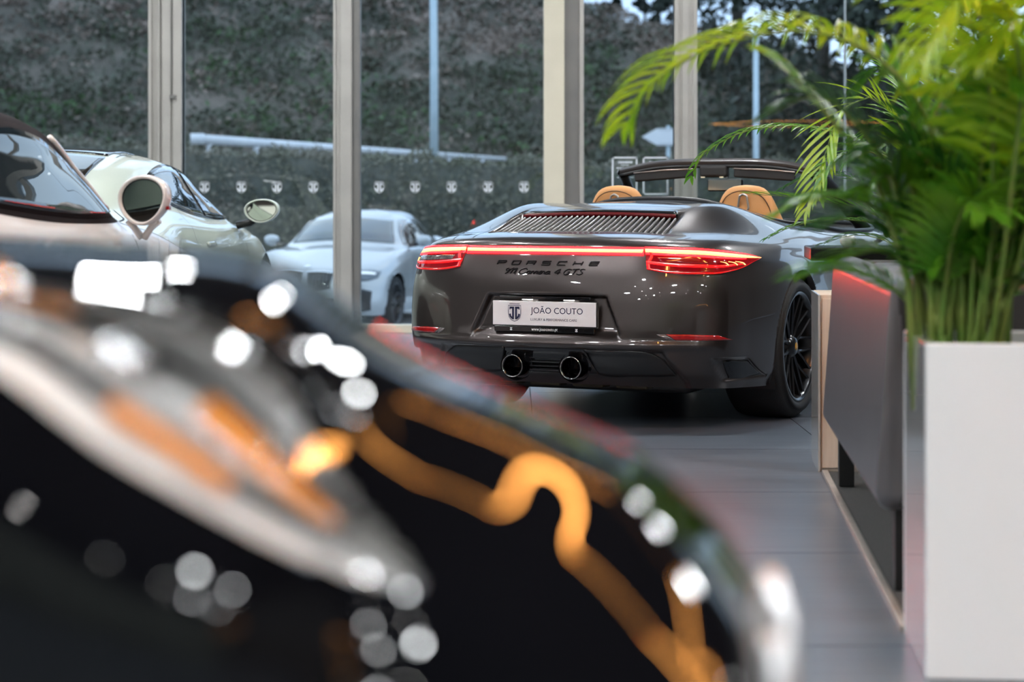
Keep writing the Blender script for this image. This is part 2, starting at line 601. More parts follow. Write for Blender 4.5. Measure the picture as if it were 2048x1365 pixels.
core = MB()
P = []
for px in np.linspace(-900, 3000, 60):
    p = at(px, hedge_top(px) + 6, HY)
    P.append([(p.x, 0.3, 0), (p.x, 0.1, p.z - GZ), (p.x, 1.2, p.z - GZ), (p.x, 1.3, 0)])
core.grid(P)
core.build('woody_core', mat('hedge_inside', (0.10, 0.108, 0.09), 0.9, noise=((0.14, 0.14, 0.12), 5), bump=1.0, bump_scale=12), hedge)
c = []
for k in range(52000):
    px = rng.uniform(-700, 2700)
    p = at(px, hedge_top(px), HY)
    zt = p.z - GZ + 0.05 * math.sin(p.x * 3.1) + 0.04 * math.sin(p.x * 7.7)
    if rng.random() < 0.22:
        c.append((p.x, rng.uniform(0, 1.2), zt + rng.normal() * 0.05))
    else:
        c.append((p.x, 0.12 + 0.06 * rng.normal(), rng.uniform(0.0, 1.0) * zt))
quads_obj('leaves', leaf_quads(np.array(c), 0.042, rng), M_HEDGE, hedge)

# white pipe rail rising out of the hedge
rail = thing('pipe_guard_rail', 'white pipe rail on short posts above the hedge', 'railing', (0, 0, 0))
M_RAIL = mat('white_rail_paint', (0.78, 0.80, 0.84), 0.4, noise=((0.70, 0.73, 0.78), 3))
r0, r1 = at(395, 278, 33.8), at(1010, 319, 43)
MB().tube([r0, r1], [0.085, 0.05], 12).build('rail', M_RAIL, rail, True)
MB().tube([r0 + Vector((0.0, 0, -0.09)), r0 + Vector((0, 0, 0.09))], 0.12, 12).build('end_cap', M_RAIL, rail, True)
for k in range(8):
    p = r0.lerp(r1, (k + 0.25) / 8)
    MB().tube([p, (p.x, p.y, 0.2)], 0.05, 8).build('post', M_RAIL, rail, True)

# hillside
M_HILL = leaf_mat('hillside_scrub_ground', (0.052, 0.050, 0.040), (0.108, 0.096, 0.078), (0.185, 0.152, 0.128), 0.45, 0.9)


def ridge(x):                                                   # height of the crest above x (metres), at y = 64
    return float(np.interp(x, [-40, -16, -6, 0, 3, 6, 12, 24, 50], [13, 11.0, 8.4, 7.3, 6.8, 6.2, 4.6, 3.0, 2.4]))


def hill_z(x, y):
    t = min(max((y - 43.8) / 20.2, 0.0), 1.0)
    z = 0.2 + 0.7 * min(max((y - 35) / 4, 0), 1) + (ridge(x) - 0.9) * (0.22 * t + 0.78 * (t * t * (3 - 2 * t)) ** 0.85)
    z += 0.35 * math.sin(x * 0.9 + y * 0.5) * math.sin(y * 0.7 + 1.0) * t + 0.2 * math.sin(x * 2.3 - y * 1.1) * t
    return z if y < 64 else z - (y - 64) * 0.05


P = [[(x, y, hill_z(x, y)) for y in np.linspace(35, 90, 70)] for x in np.linspace(-46, 60, 130)]
hill = struct(MB().grid(P, True).build('hillside', M_HILL, None, True))
Q = [[], [], []]
for k in range(3000):
    y = 42.5 + 24 * rng.random() ** 0.9
    x = rng.uniform(-0.30, 0.34) * y
    z = hill_z(x, y)
    h = (y - 43) / 22
    dens = math.sin(x * 0.55 + 1.3) * math.sin(y * 0.42 + x * 0.2) + 0.6 * math.sin(x * 1.3 + y * 0.9)
    r = rng.uniform(0.25, 0.65)
    u = rng.random()
    if h < 0.10:
        kind = 1 if u < 0.55 else 0
    elif h < 0.52 + 0.12 * math.sin(x * 0.6):
        kind = 0 if u < 0.78 + 0.15 * dens else (2 if u > 0.93 else 1)
        r *= 1.35
    else:
        kind = 2 if u < 0.72 - 0.25 * dens else 0
        r *= 0.85
    Q[kind].append(leaf_cloud((x, y, z + r * 0.35), (r * 1.2, r, r * 0.6), 46, 0.085, rng))
for i, (nm, a, b, cc) in enumerate((('dark_scrub', (0.032, 0.042, 0.024), (0.058, 0.066, 0.042), (0.10, 0.10, 0.07)),
                                    ('green_scrub', (0.025, 0.06, 0.02), (0.05, 0.11, 0.03), (0.10, 0.15, 0.07)),
                                    ('heather_scrub', (0.105, 0.085, 0.066), (0.205, 0.155, 0.125), (0.33, 0.245, 0.205)))):
    o = quads_obj(nm, Q[i], leaf_mat(nm + '_leaves', a, b, cc, 0.5), hill)
    o['kind'] = 'stuff'
    o['label'] = ('dense dark green scrub covering the hillside', 'bright green low scrub at the foot of the hillside',
                  'pinkish grey heather brush on the upper hillside')[i]

M_BARK = mat('grey_bark', (0.05, 0.045, 0.04), 0.9, noise=((0.09, 0.08, 0.07), 8))


def tree(label, x, y, zb, h, crown, n, m, r0=0.12, name='hill_tree', group=None, lo=0.45):
    t = thing(name, label, 'tree', (x, y, zb), 0, group)
    MB().tube([(0, 0, -0.3), (0.1, 0, h * 0.5), (0.02, 0, h)], [r0, r0 * 0.7, r0 * 0.2], 7).build('trunk', M_BARK, t, True)
    Q = []
    for k in range(n):
        zz = h * (lo + (1 - lo) * rng.random())
        s = crown * (1.15 - 0.6 * abs((zz / h - lo) / (1 - lo) - 0.4))
        a = rng.random() * 6.28
        rr = s * rng.random() ** 0.5
        br = 0.35 * crown
        Q.append(leaf_cloud((rr * math.cos(a), rr * math.sin(a), zz), (br, br, br * 0.6), 60, 0.13, rng, 0.2))
    quads_obj('crown', Q, m, t)
    return t


M_PINE = leaf_mat('pine_needles', (0.008, 0.014, 0.010), (0.02, 0.032, 0.022), (0.04, 0.055, 0.035), 0.7)
for k, (px, Y, h, cr, lab) in enumerate(((1110, 66, 3.2, 0.55, 'thin pine on the ridge left of the cream pillar'),
                                         (1222, 66, 2.3, 0.42, 'short pine on the ridge right of the cream pillar'),
                                         (1285, 67, 2.6, 0.7, 'open-crowned pine standing against the sky on the ridge'),
                                         (1335, 65, 1.6, 0.6, 'bushy low pine on the ridge beside the grey window post'))):
    x = (px - 1024) / F_PX * Y
    tree(lab, x, Y, hill_z(x, Y), h, cr, 16, M_PINE, 0.06, lo=0.35)
for k, (px, Y, h, cr, lab) in enumerate(((1470, 52, 9.5, 2.0, 'tall dark pine seen through the left palm frond'), (1640, 46, 9.0, 2.4, 'broad dark tree behind the palm fronds'),
                                         (1790, 44, 8.5, 2.4, 'dark tree behind the tall upright palm frond'), (1960, 42, 8.5, 2.6, 'dark tree hidden behind the blurred palm crown'))):
    x = (px - 1024) / F_PX * Y
    tree(lab, x, Y, hill_z(x, Y), h, cr, 70, M_PINE, 0.2, lo=0.12)

# lamp post, sign post
M_GALV = mat('galvanised_steel', (0.50, 0.60, 0.66), 0.45, 0.3, noise=((0.44, 0.54, 0.60), 6))
lp = thing('street_lamp_post', 'tall pale galvanised lamp post behind the hedge', 'lamp post', (at(868, 300, 34).x, 34, 0.4))
MB().tube([(0, 0, -0.6), (0, 0, 3.0), (-0.05, 0, 9.0)], [0.078, 0.068, 0.045], 14).build('pole', M_GALV, lp, True)
MB().tube([(-0.05, 0, 9.0), (-0.5, 0, 9.25), (-1.3, 0, 9.3)], 0.035, 10).build('arm', M_GALV, lp, True)
MB().box((-1.5, 0, 9.28), (0.7, 0.24, 0.1)).build('lamp_head', M_GALV, lp, bevel=0.03)
MB().lathe([(0.085, 0.9), (0.085, 1.0), (0.075, 1.0)], 14).build('collar', M_GALV, lp, True)
lp2 = thing('slim_flag_pole', 'slim pale pole behind the palm fronds', 'pole', (at(1512, 300, 34.6).x, 34.6, 0.0))
MB().tube([(0, 0, -0.5), (0, 0, 3.85)], [0.054, 0.047], 12).build('pole', M_GALV, lp2, True)
MB().lathe([(0.0, 3.96), (0.05, 3.92), (0.06, 3.82), (0.045, 3.78)], 12).build('pole_cap', M_GALV, lp2, True)
sg = thing('direction_arrow_sign', 'white arrow-shaped direction sign pointing left on a post', 'sign', (0, 0, 0))
a, b = at(1283, 257, 36), at(1370, 291, 36)
zm = (a.z + b.z) / 2
out = [(a.x, zm), (a.x + 0.28, a.z), (b.x, a.z), (b.x, b.z), (a.x + 0.28, b.z)]
mb = MB()
n = 5
mb.add([(x, 35.985, z) for x, z in out] + [(x, 36.015, z) for x, z in out],
       [tuple(range(5)), tuple(range(9, 4, -1))] + [(i, (i + 1) % 5, 5 + (i + 1) % 5, 5 + i) for i in range(5)])
mb.build('arrow_board', mat('white_sign_face', (0.78, 0.80, 0.84), 0.5, noise=((0.74, 0.76, 0.80), 4)), sg)
mb = MB()
for (x0_, z0_, x1_, z1_) in ((a.x + 0.30, a.z - 0.02, b.x - 0.02, a.z - 0.032), (a.x + 0.30, b.z + 0.032, b.x - 0.02, b.z + 0.02)):
    MB().add([(x0_, 35.983, z0_), (x1_, 35.983, z0_), (x1_, 35.983, z1_), (x0_, 35.983, z1_)], [(0, 1, 2, 3)]).build('border_line', mat('sign_border_grey', (0.35, 0.38, 0.42), 0.5), sg)
xp = at(1337, 300, 36).x
MB().tube([(xp, 36.05, -0.3), (xp, 36.05, a.z + 0.05)], 0.035, 10).build('post', M_GALV, sg, True)


def rebase(t, base):
    """put a thing's empty at its base; the parts stay where they are"""
    base = Vector(base)
    t.location = base
    for ch in t.children:
        ch.location = Vector(ch.location) - base


rebase(rail, (r0.x, r0.y, 0))
rebase(sg, (xp, 36.05, 0))
# ================================================================ car building
class Surf:
    """smooth body skin through a control net, mirrored left-right. net: columns rear centre -> side -> front centre,
    each a list of (x, y, z) from the bottom edge up"""
    def __init__(self, net, nu=20, nv=12, warp=None, closed_top=False):
        N = np.array(net, float)                               # (c, r, 3)
        Lm = N[1:-1][::-1].copy()
        Lm[..., 0] *= -1
        full = np.concatenate([N, Lm], 0)                      # periodic ring
        nc, nr = full.shape[:2]
        ext = np.concatenate([full[-3:], full, full[:4]], 0)
        d = np.linalg.norm(np.diff(ext, axis=0), axis=2).mean(1)
        tu = np.concatenate([[0], np.cumsum(d)])
        us = []
        for i in range(nc):
            us += list(np.linspace(tu[3 + i], tu[4 + i], nu, endpoint=False))
        us = np.array(us)
        dv = np.linalg.norm(np.diff(full, axis=1), axis=2).mean(0)
        tv = np.concatenate([[0], np.cumsum(np.maximum(dv, 0.02))])
        vs = []
        for j in range(nr - 1):
            vs += list(np.linspace(tv[j], tv[j + 1], nv, endpoint=False))
        vs = np.array(vs + [tv[-1]])
        A = hermite(tu, ext.reshape(len(ext), -1), us).reshape(len(us), nr, 3)
        B = hermite(tv, A.transpose(1, 0, 2).reshape(nr, -1), vs).reshape(len(vs), len(us), 3).transpose(1, 0, 2)
        self.G = B                                             # (U, V, 3)
        if warp is not None:
            self.G = warp(self.G)
        self.U, self.V = self.G.shape[:2]
        self.nu, self.nv = nu, nv
        self.refresh()

    def refresh(self):
        U, V = self.U, self.V
        idx = np.arange(U * V).reshape(U, V)
        a, b = idx[:, :-1], np.roll(idx, -1, 0)[:, :-1]
        c, d = np.roll(idx, -1, 0)[:, 1:], idx[:, 1:]
        self.F = np.stack([a, b, c, d], -1).reshape(-1, 4)
        self.bvh = BVHTree.FromPolygons([Vector(p) for p in self.G.reshape(-1, 3)], [tuple(int(i) for i in q) for q in self.F])

    def cast(self, p, axis):
        """p 2D -> (point, normal) on the skin; axis 'rear' (x,z), 'front' (x,z), 'top' (x,y), 'right' (y,z)"""
        if axis == 'rear':
            o, d = Vector((p[0], -2, p[1])), Vector((0, 1, 0))
        elif axis == 'front':
            o, d = Vector((p[0], 8, p[1])), Vector((0, -1, 0))
        elif axis == 'top':
            o, d = Vector((p[0], p[1], 4)), Vector((0, 0, -1))
        else:
            o, d = Vector((4, p[0], p[1])), Vector((-1, 0, 0))
        h = self.bvh.ray_cast(o, d)
        if h[0] is None:
            h = self.bvh.find_nearest(o + d * (2.0 if axis != 'right' else 3.1))
        n = h[1]
        if n.dot(d) > 0:
            n = -n
        return h[0], n

    def body(self, name, material, parent, cut=()):
        """mesh of the skin; cut: wheel openings (y, z, radius)"""
        G = self.G.reshape(-1, 3).copy()
        kill = np.zeros(len(G), bool)
        for (cy, cz, r) in cut:
            dy, dz = G[:, 1] - cy, G[:, 2] - cz
            q = np.hypot(dy, dz)
            side = np.abs(G[:, 0]) > 0.55
            near = side & (np.abs(q - r) < 0.014)
            G[near, 1] = cy + dy[near] / q[near] * r
            G[near, 2] = cz + dz[near] / q[near] * r
            kill |= side & (q < r - 0.002) & ~near
        F = self.F[~kill[self.F].any(1)]
        used = np.unique(F)
        m = -np.ones(len(G), int)
        m[used] = np.arange(len(used))
        me = bpy.data.meshes.new(name)
        me.from_pydata(G[used].tolist(), [], m[F].tolist())
        me.update()
        bm = bmesh.new()
        bm.from_mesh(me)
        bmesh.ops.recalc_face_normals(bm, faces=bm.faces)
        bm.to_mesh(me)
        bm.free()
        return link(name, me, material, parent, True)


def patch(s, A, B, axis, n=24, m=6, off=0.004, thick=0.012, smooth_curve=True, mirror=False):
    """solid plate lying on skin s between boundary chains A and B (2D)"""
    f = curve if smooth_curve else polyline
    a, b = f(A, n), f(B, n)
    top, bot = [], []
    for i in range(n):
        rt, rb = [], []
        for j in range(m):
            p = a[i] + (b[i] - a[i]) * j / (m - 1)
            h, nn = s.cast(p, axis)
            u, l = h + nn * off, h + nn * (off - thick)
            if mirror:
                u, l = Vector((-u.x, u.y, u.z)), Vector((-l.x, l.y, l.z))
            rt.append(u)
            rb.append(l)
        top.append(rt)
        bot.append(rb)
    mb = MB()
    mb.grid(top)
    mb.grid(bot, True)
    k = n * m
    ring = [i * m for i in range(n)] + [(n - 1) * m + j for j in range(1, m)] + [i * m + m - 1 for i in range(n - 2, -1, -1)] + [j for j in range(m - 2, 0, -1)]
    for q in range(len(ring)):
        i0, i1 = ring[q], ring[(q + 1) % len(ring)]
        mb.f.append((i0, i1, k + i1, k + i0))
    return mb


def seam(s, pts, axis, w=0.004, n=40, off=0.0012, mirror=False, smooth_curve=True):
    P = curve(pts, n) if smooth_curve else polyline(pts, n)
    L, R = [], []
    for i in range(n):
        d = P[min(i + 1, n - 1)] - P[max(i - 1, 0)]
        d = d / (np.linalg.norm(d) + 1e-9)
        q = np.array([-d[1], d[0]]) * w / 2
        for (arr, pp) in ((L, P[i] + q), (R, P[i] - q)):
            h, nn = s.cast(pp, axis)
            u = h + nn * off
            if mirror:
                u = Vector((-u.x, u.y, u.z))
            arr.append(u)
    return MB().grid([L, R])


# net of a low rear-engined sports car (half, metres, y from the rear bumper, z from the floor)
def sports_net():
    def side(y, xs, zs, ys=None):
        return [(x, y if ys is None else ys[i], z) for i, (x, z) in enumerate(zip(xs, zs))]
    N = [
        [(0, .14, .205), (0, .075, .27), (0, .02, .385), (0, .035, .56), (0, .06, .70), (0, .10, .80), (0, .125, .862), (0, .42, .918), (0, .80, 1.022), (0, 1.45, 1.063)],
        [(.30, .15, .205), (.30, .085, .27), (.30, .035, .385), (.30, .05, .56), (.30, .08, .70), (.30, .12, .80), (.30, .145, .862), (.30, .43, .917), (.29, .82, 1.022), (.26, 1.46, 1.049)],
        [(.56, .205, .20), (.56, .15, .27), (.565, .10, .385), (.565, .105, .56), (.56, .13, .70), (.56, .17, .80), (.555, .205, .856), (.54, .48, .908), (.50, .92, 1.035), (.46, 1.50, 0.998)],
        [(.76, .34, .195), (.785, .29, .27), (.80, .255, .385), (.80, .25, .56), (.785, .265, .70), (.76, .295, .80), (.74, .33, .846), (.69, .62, .905), (.61, 1.05, 1.005), (.55, 1.55, .968)],
        [(.82, .50, .19), (.85, .46, .27), (.866, .44, .385), (.87, .43, .56), (.865, .44, .70), (.845, .47, .785), (.815, .52, .83), (.765, .80, .888), (.70, 1.20, .955), (.62, 1.65, .943)],
        [(.86, .66, .185), (.895, .66, .27), (.91, .66, .385), (.916, .66, .56), (.915, .67, .68), (.90, .70, .762), (.872, .76, .812), (.83, .98, .868), (.77, 1.35, .92), (.68, 1.78, .93)],
        [(.88, 1.04, .17), (.91, 1.04, .27), (.922, 1.04, .385), (.928, 1.04, .56), (.928, 1.05, .68), (.915, 1.08, .762), (.89, 1.12, .81), (.86, 1.25, .853), (.80, 1.55, .90), (.71, 1.92, .92)],
        side(1.5, (.86, .885, .885, .89, .895, .893, .88, .85, .80, .735), (.165, .25, .36, .52, .64, .735, .785, .828, .875, .908), (1.5, 1.5, 1.5, 1.5, 1.5, 1.52, 1.55, 1.62, 1.8, 2.06)),
        side(2.0, (.85, .87, .865, .865, .875, .88, .875, .86, .82, .765), (.165, .24, .34, .48, .60, .69, .745, .79, .85, .892), (2, 2, 2, 2, 2, 2, 2, 2.02, 2.08, 2.22)),
        side(2.6, (.85, .87, .862, .862, .872, .878, .873, .86, .82, .778), (.16, .24, .34, .48, .60, .69, .745, .79, .85, .885)),
        side(3.0, (.85, .87, .868, .872, .882, .882, .875, .855, .82, .77), (.16, .24, .35, .49, .61, .70, .76, .81, .855, .888), (3, 3, 3, 3, 3, 3, 3, 3, 2.98, 2.88)),
        side(3.48, (.86, .885, .895, .90, .90, .89, .865, .82, .765, .69), (.17, .25, .36, .50, .62, .70, .77, .82, .86, .91), (3.48, 3.48, 3.48, 3.48, 3.48, 3.48, 3.48, 3.45, 3.33, 3.08)),
        [(.80, 3.95, .18), (.84, 3.96, .25), (.85, 3.96, .36), (.845, 3.95, .48), (.83, 3.93, .58), (.80, 3.90, .66), (.755, 3.85, .725), (.685, 3.74, .785), (.60, 3.56, .835), (.52, 3.22, .92)],
        [(.66, 4.22, .18), (.70, 4.28, .25), (.70, 4.30, .36), (.68, 4.28, .46), (.65, 4.23, .54), (.62, 4.16, .60), (.575, 4.07, .65), (.50, 3.92, .72), (.42, 3.68, .80), (.35, 3.32, .926)],
        [(.40, 4.38, .18), (.42, 4.45, .25), (.42, 4.47, .35), (.41, 4.45, .44), (.40, 4.40, .51), (.38, 4.32, .56), (.35, 4.20, .62), (.30, 4.00, .70), (.24, 3.72, .79), (.18, 3.36, .93)],
        [(0, 4.40, .18), (0, 4.48, .25), (0, 4.51, .35), (0, 4.49, .44), (0, 4.43, .51), (0, 4.34, .56), (0, 4.22, .62), (0, 4.02, .70), (0, 3.74, .79), (0, 3.38, .93)],
    ]
    return N


def smooth01(t):
    t = np.clip(t, 0, 1)
    return t * t * (3 - 2 * t)


def make_wheel(parent, x, y, z, R, w, rim_r, m_rim, m_cap, side=1, n_spoke=10, spokes=True, crest=True):
    """wheel with its outer face at x (pointing outwards); parts under one tyre mesh"""
    s = side
    Mx = Matrix.Translation((x, y, z)) @ Matrix.Rotation(math.pi / 2 * s, 4, 'Y')
    tyre = MB().lathe([(rim_r, -w + 0.01), (rim_r + 0.03, -w - 0.004), (R - 0.03, -w), (R - 0.006, -w + 0.02), (R, -w + 0.05), (R, -0.055), (R - 0.004, -0.03), (R - 0.018, -0.012),
                       (R - 0.04, -0.002), (rim_r + 0.05, 0.006), (rim_r + 0.025, 0.004), (rim_r + 0.004, -0.008), (rim_r, -0.016)], 64, Mx, True)
    t = tyre.build('wheel', M_RUBBER, parent, True)
    rim = MB().lathe([(rim_r + 0.008, -0.012), (rim_r + 0.006, -0.004), (rim_r - 0.004, -0.003), (rim_r - 0.012, -0.012), (rim_r - 0.02, -0.035), (rim_r - 0.035, -0.14), (rim_r - 0.035, -w + 0.03), (rim_r + 0.004, -w + 0.012)], 64, Mx)
    rim.build('rim', m_rim, t, True)
    MB().lathe([(0.0, -0.15), (0.17, -0.15), (0.17, -0.17), (0.0, -0.17)], 40, Mx).build('brake_disc', mat('brake_disc_steel', (0.12, 0.12, 0.125), 0.35, 0.8), t, True)
    if spokes:
        base = None
        for k in range(n_spoke):
            a = 2 * math.pi * k / n_spoke
            if base is None:
                mb = MB()
                for b in (-1, 1):                              # each spoke forks towards the rim
                    Q = []
                    for (r, off, h, ww, dd) in ((0.055, 0.0, -0.045, 0.022, 0.05), (0.11, 0.003, -0.042, 0.016, 0.045), (0.16, 0.018, -0.034, 0.013, 0.035), (rim_r - 0.014, 0.052, -0.018, 0.013, 0.03)):
                        c = Vector((r, b * off, h))
                        Q.append([c + Vector((0, -ww / 2, 0.0)), c + Vector((0, 0, 0.006)), c + Vector((0, ww / 2, 0.0)), c + Vector((0, ww / 2, -dd)), c + Vector((0, -ww / 2, -dd)), c + Vector((0, -ww / 2, 0.0))])
                    mb.grid(Q)
                o = mb.build('spoke', m_rim, t, fixn=True)
                base = o.data
            else:
                o = bpy.data.objects.new('spoke', base)
                col.objects.link(o)
                o.parent = t
            o.matrix_local = Mx @ Matrix.Rotation(a, 4, 'Z')
    MB().lathe([(0.0, -0.022), (0.030, -0.022), (0.040, -0.026), (0.046, -0.034), (0.062, -0.05), (0.066, -0.10)], 32, Mx).build('hub', m_rim, t, True)
    if crest:
        MB().lathe([(0.0, -0.0195), (0.018, -0.0195), (0.020, -0.022)], 24, Mx).build('centre_cap', m_cap, t, True)
    return t
# ================================================================ the grey convertible in focus
TH = math.radians(25.3)
hero = thing('convertible_car', 'dark grey-brown metallic convertible with its roof down and red tail lights lit', 'car', (.133, 9.185, 0), -TH)
M_PAINT = mat('grey_brown_metallic_paint', (0.045, 0.0365, 0.035), 0.30, 0.7, coat=1.0, coat_rough=0.012, noise=((0.052, 0.042, 0.040), 900))
M_STRIP = mat('tail_light_core', (1, 0.5, 0.2), 0.4, emit=(1.0, 0.42, 0.12), emit_s=2.6)
M_REDGLOW = mat('tail_light_red_glow', (0.5, 0.0, 0.0), 0.25, emit=(1.0, 0.003, 0.004), emit_s=26.0)
M_REDMID = mat('tail_light_red_soft', (0.5, 0.0, 0.0), 0.25, coat=0.6, emit=(1.0, 0.004, 0.006), emit_s=1.6)
M_REDDIM = mat('tail_light_red_edge', (0.4, 0.0, 0.0), 0.2, coat=0.8, emit=(1.0, 0.004, 0.006), emit_s=0.5)
M_REDGLASS = mat('tail_light_red_lens', (0.16, 0.003, 0.006), 0.08, coat=1.0, emit=(1.0, 0.0, 0.01), emit_s=0.10)
M_REFLECTOR = mat('red_reflector', (0.42, 0.012, 0.012), 0.12, coat=1.0, noise=((0.30, 0.008, 0.01), 60))
M_CLEARLENS = mat('smoked_clear_lens', (0.22, 0.19, 0.19), 0.08, 0.3, coat=1.0, noise=((0.10, 0.08, 0.08), 50))
M_SATIN = mat('satin_black_diffuser', (0.010, 0.010, 0.011), 0.28, coat=0.2, coat_rough=0.2)
M_TAN = mat('tan_leather', (0.56, 0.255, 0.085), 0.45, noise=((0.60, 0.285, 0.10), 6), bump=0.12, bump_scale=260)
M_TANLINE = mat('leather_seam', (0.10, 0.045, 0.02), 0.7)
M_CABIN = mat('dark_cabin_trim', (0.016, 0.015, 0.016), 0.6, noise=((0.022, 0.02, 0.02), 8))


def hero_warp(G):
    G = G.copy()
    x, y, z = np.abs(G[..., 0]), G[..., 1], G[..., 2]
    rear = (y < 0.62) & (z < 0.80)
    e = 0.016
    # number plate recess, wider at its foot
    hw = np.interp(z, [0.43, 0.615], [0.375, 0.295])
    m = smooth01((hw - x) / e + 0.5) * smooth01((0.618 - z) / 0.012 + 0.5) * smooth01((z - 0.418) / 0.05)
    d = 0.036 * m
    # slot behind the rear wheels in the bumper corners
    ax = np.where(y < 0.62, x, 9)
    vent = smooth01((0.052 - np.abs(ax - 0.812 - (z - 0.28) * -0.25)) / 0.02 + 0.5) * smooth01((0.05 - np.abs(z - 0.285)) / 0.016 + 0.5)
    d = d + 0.055 * vent
    # lower valance steps back behind the diffuser blade
    hv = np.interp(z, [0.23, 0.375], [0.63, 0.55])
    m2 = smooth01((hv - x) / 0.03 + 0.5) * smooth01((0.372 - z) / 0.012 + 0.5)
    d = d + 0.02 * m2
    d = d - 0.014 * np.exp(-((z - 0.398) / 0.016) ** 2) * smooth01((0.80 - x) / 0.1)
    G[..., 1] = G[..., 1] + np.where(rear, d, 0)
    # engine lid well
    inx = smooth01((np.interp(y, [0.38, 0.70], [0.455, 0.425]) - x) / 0.014 + 0.5)
    well = inx * smooth01((y - 0.395) / 0.02 + 0.5) * smooth01((0.70 - y) / 0.03 + 0.5)
    G[..., 2] = G[..., 2] - np.where(z > 0.86, 0.045 * well, 0)
    return G


SKIN0 = Surf(sports_net(), 20, 12)                              # undisturbed skin for laying parts on
SKIN = Surf(sports_net(), 28, 16, warp=hero_warp)
ARCH_R = 0.372
SKIN.body('body', M_PAINT, hero, [(1.04, 0.345, ARCH_R), (3.49, 0.34, 0.362)])
# dark wheel housings and underbody
for (yy, r) in ((1.04, ARCH_R + 0.004), (3.49, 0.366)):
    for s in (-1, 1):
        Q = []
        for k in range(25):
            a = -0.5 + (math.pi + 1.0) * k / 24
            Q.append([(s * 0.895, yy + r * math.cos(a), 0.345 + r * math.sin(a)), (s * 0.55, yy + r * math.cos(a), 0.345 + r * math.sin(a))])
        MB().grid(Q).build('wheel_housing', M_BLACK, hero, True)
        # painted arch lip
        L, R2 = [], []
        for k in range(41):
            a = -0.35 + (math.pi + 0.7) * k / 40
            h, nn = SKIN0.cast((yy + (r - 0.002) * math.cos(a), 0.345 + (r - 0.002) * math.sin(a)), 'right')
            L.append((s * (h.x + 0.001), yy + (r + 0.0) * math.cos(a), 0.345 + r * math.sin(a)))
            R2.append((s * (h.x - 0.028), yy + (r - 0.008) * math.cos(a), 0.345 + (r - 0.008) * math.sin(a)))
        MB().grid([L, R2]).build('arch_lip', M_PAINT, hero, True)
M_UNDER = mat('underbody_cast_metal', (0.05, 0.042, 0.03), 0.5, 0.5, noise=((0.10, 0.085, 0.055), 9))
MB().box((0, 2.3, 0.22), (1.2, 3.9, 0.12)).build('underbody', M_BLACK, hero, bevel=0.03)
mb = MB()
mb.box((0, 0.40, 0.235), (1.05, 0.34, 0.07))
mb.build('rear_silencer', M_UNDER, hero, bevel=0.03)
for xx in (-0.32, -0.1, 0.12, 0.34):
    MB().box((xx, 0.36, 0.195), (0.16, 0.2, 0.03)).build('heat_shield', M_UNDER, hero, bevel=0.012)

# ---- tail lamps and light strip
LT = [(.452, .842), (.58, .838), (.70, .832), (.785, .818), (.835, .802), (.866, .786)]
LB = [(.475, .742), (.55, .729), (.70, .7215), (.785, .726), (.835, .746), (.866, .783)]


def inset(A, B, fa, fb):
    A, B = np.array(A), np.array(B)
    return (A + (B - A) * fa).tolist(), (A + (B - A) * fb).tolist()


for s in (False, True):
    lamp = patch(SKIN0, LT, LB, 'rear', 40, 10, 0.007, 0.03, mirror=s).build('tail_lamp', M_REDGLASS, hero, True)
    a, b = inset(LT, LB, 0.09, 0.23)
    patch(SKIN0, a, b, 'rear', 40, 4, 0.010, 0.006, mirror=s).build('light_bar', M_STRIP, lamp, True)
    a, b = inset(LT, LB, 0.0, 0.075)
    patch(SKIN0, a, b, 'rear', 40, 3, 0.009, 0.006, mirror=s).build('upper_glow', M_REDGLOW, lamp, True)
    a, b = inset(LT, LB, 0.24, 0.33)
    patch(SKIN0, a[:5], b[:5], 'rear', 40, 3, 0.009, 0.006, mirror=s).build('lower_glow', M_REDGLOW, lamp, True)
    a, b = inset(LT, LB, 0.40, 0.60)
    patch(SKIN0, [(.515, a[1][1])] + a[1:4], [(.53, b[1][1])] + b[1:4], 'rear', 30, 4, 0.009, 0.006, mirror=s).build('reversing_lens', M_CLEARLENS if s else M_REDGLASS, lamp, True)
    a, b = inset(LT, LB, 0.63, 0.74)
    patch(SKIN0, a[:5], b[:5], 'rear', 40, 3, 0.0095, 0.006, mirror=s).build('brake_bar', M_REDMID, lamp, True)
    a, b = inset(LT, LB, 0.94, 1.0)
    patch(SKIN0, a, b, 'rear', 40, 3, 0.009, 0.006, mirror=s).build('edge_glow', M_REDDIM, lamp, True)
    mb = patch(SKIN0, [(.452, .842), (.482, .80), (.470, .765), (.478, .742)], [(.466, .842), (.494, .80), (.484, .766), (.492, .74)], 'rear', 16, 3, 0.009, 0.006, mirror=s)
    mb.build('inner_edge_glow', M_REDMID, lamp, True)
    for q, xx in enumerate((.765, .79, .81)):
        patch(SKIN0, [(xx, .775), (xx + .022, .768), (xx + .03, .758)], [(xx, .7738), (xx + .020, .7668), (xx + .0275, .7575)], 'rear', 8, 2, 0.0105, 0.002, mirror=s).build('light_line', M_STRIP, lamp)
st = patch(SKIN0, [(-.450, .8405), (0, .8425), (.450, .8405)], [(-.450, .806), (0, .8085), (.450, .806)], 'rear', 60, 5, 0.006, 0.014).build('light_strip', M_REDGLOW, hero, True)
patch(SKIN0, [(-.446, .8305), (0, .8325), (.446, .8305)], [(-.444, .8175), (0, .8195), (.444, .8175)], 'rear', 60, 3, 0.009, 0.006).build('light_bar', M_STRIP, st, True)

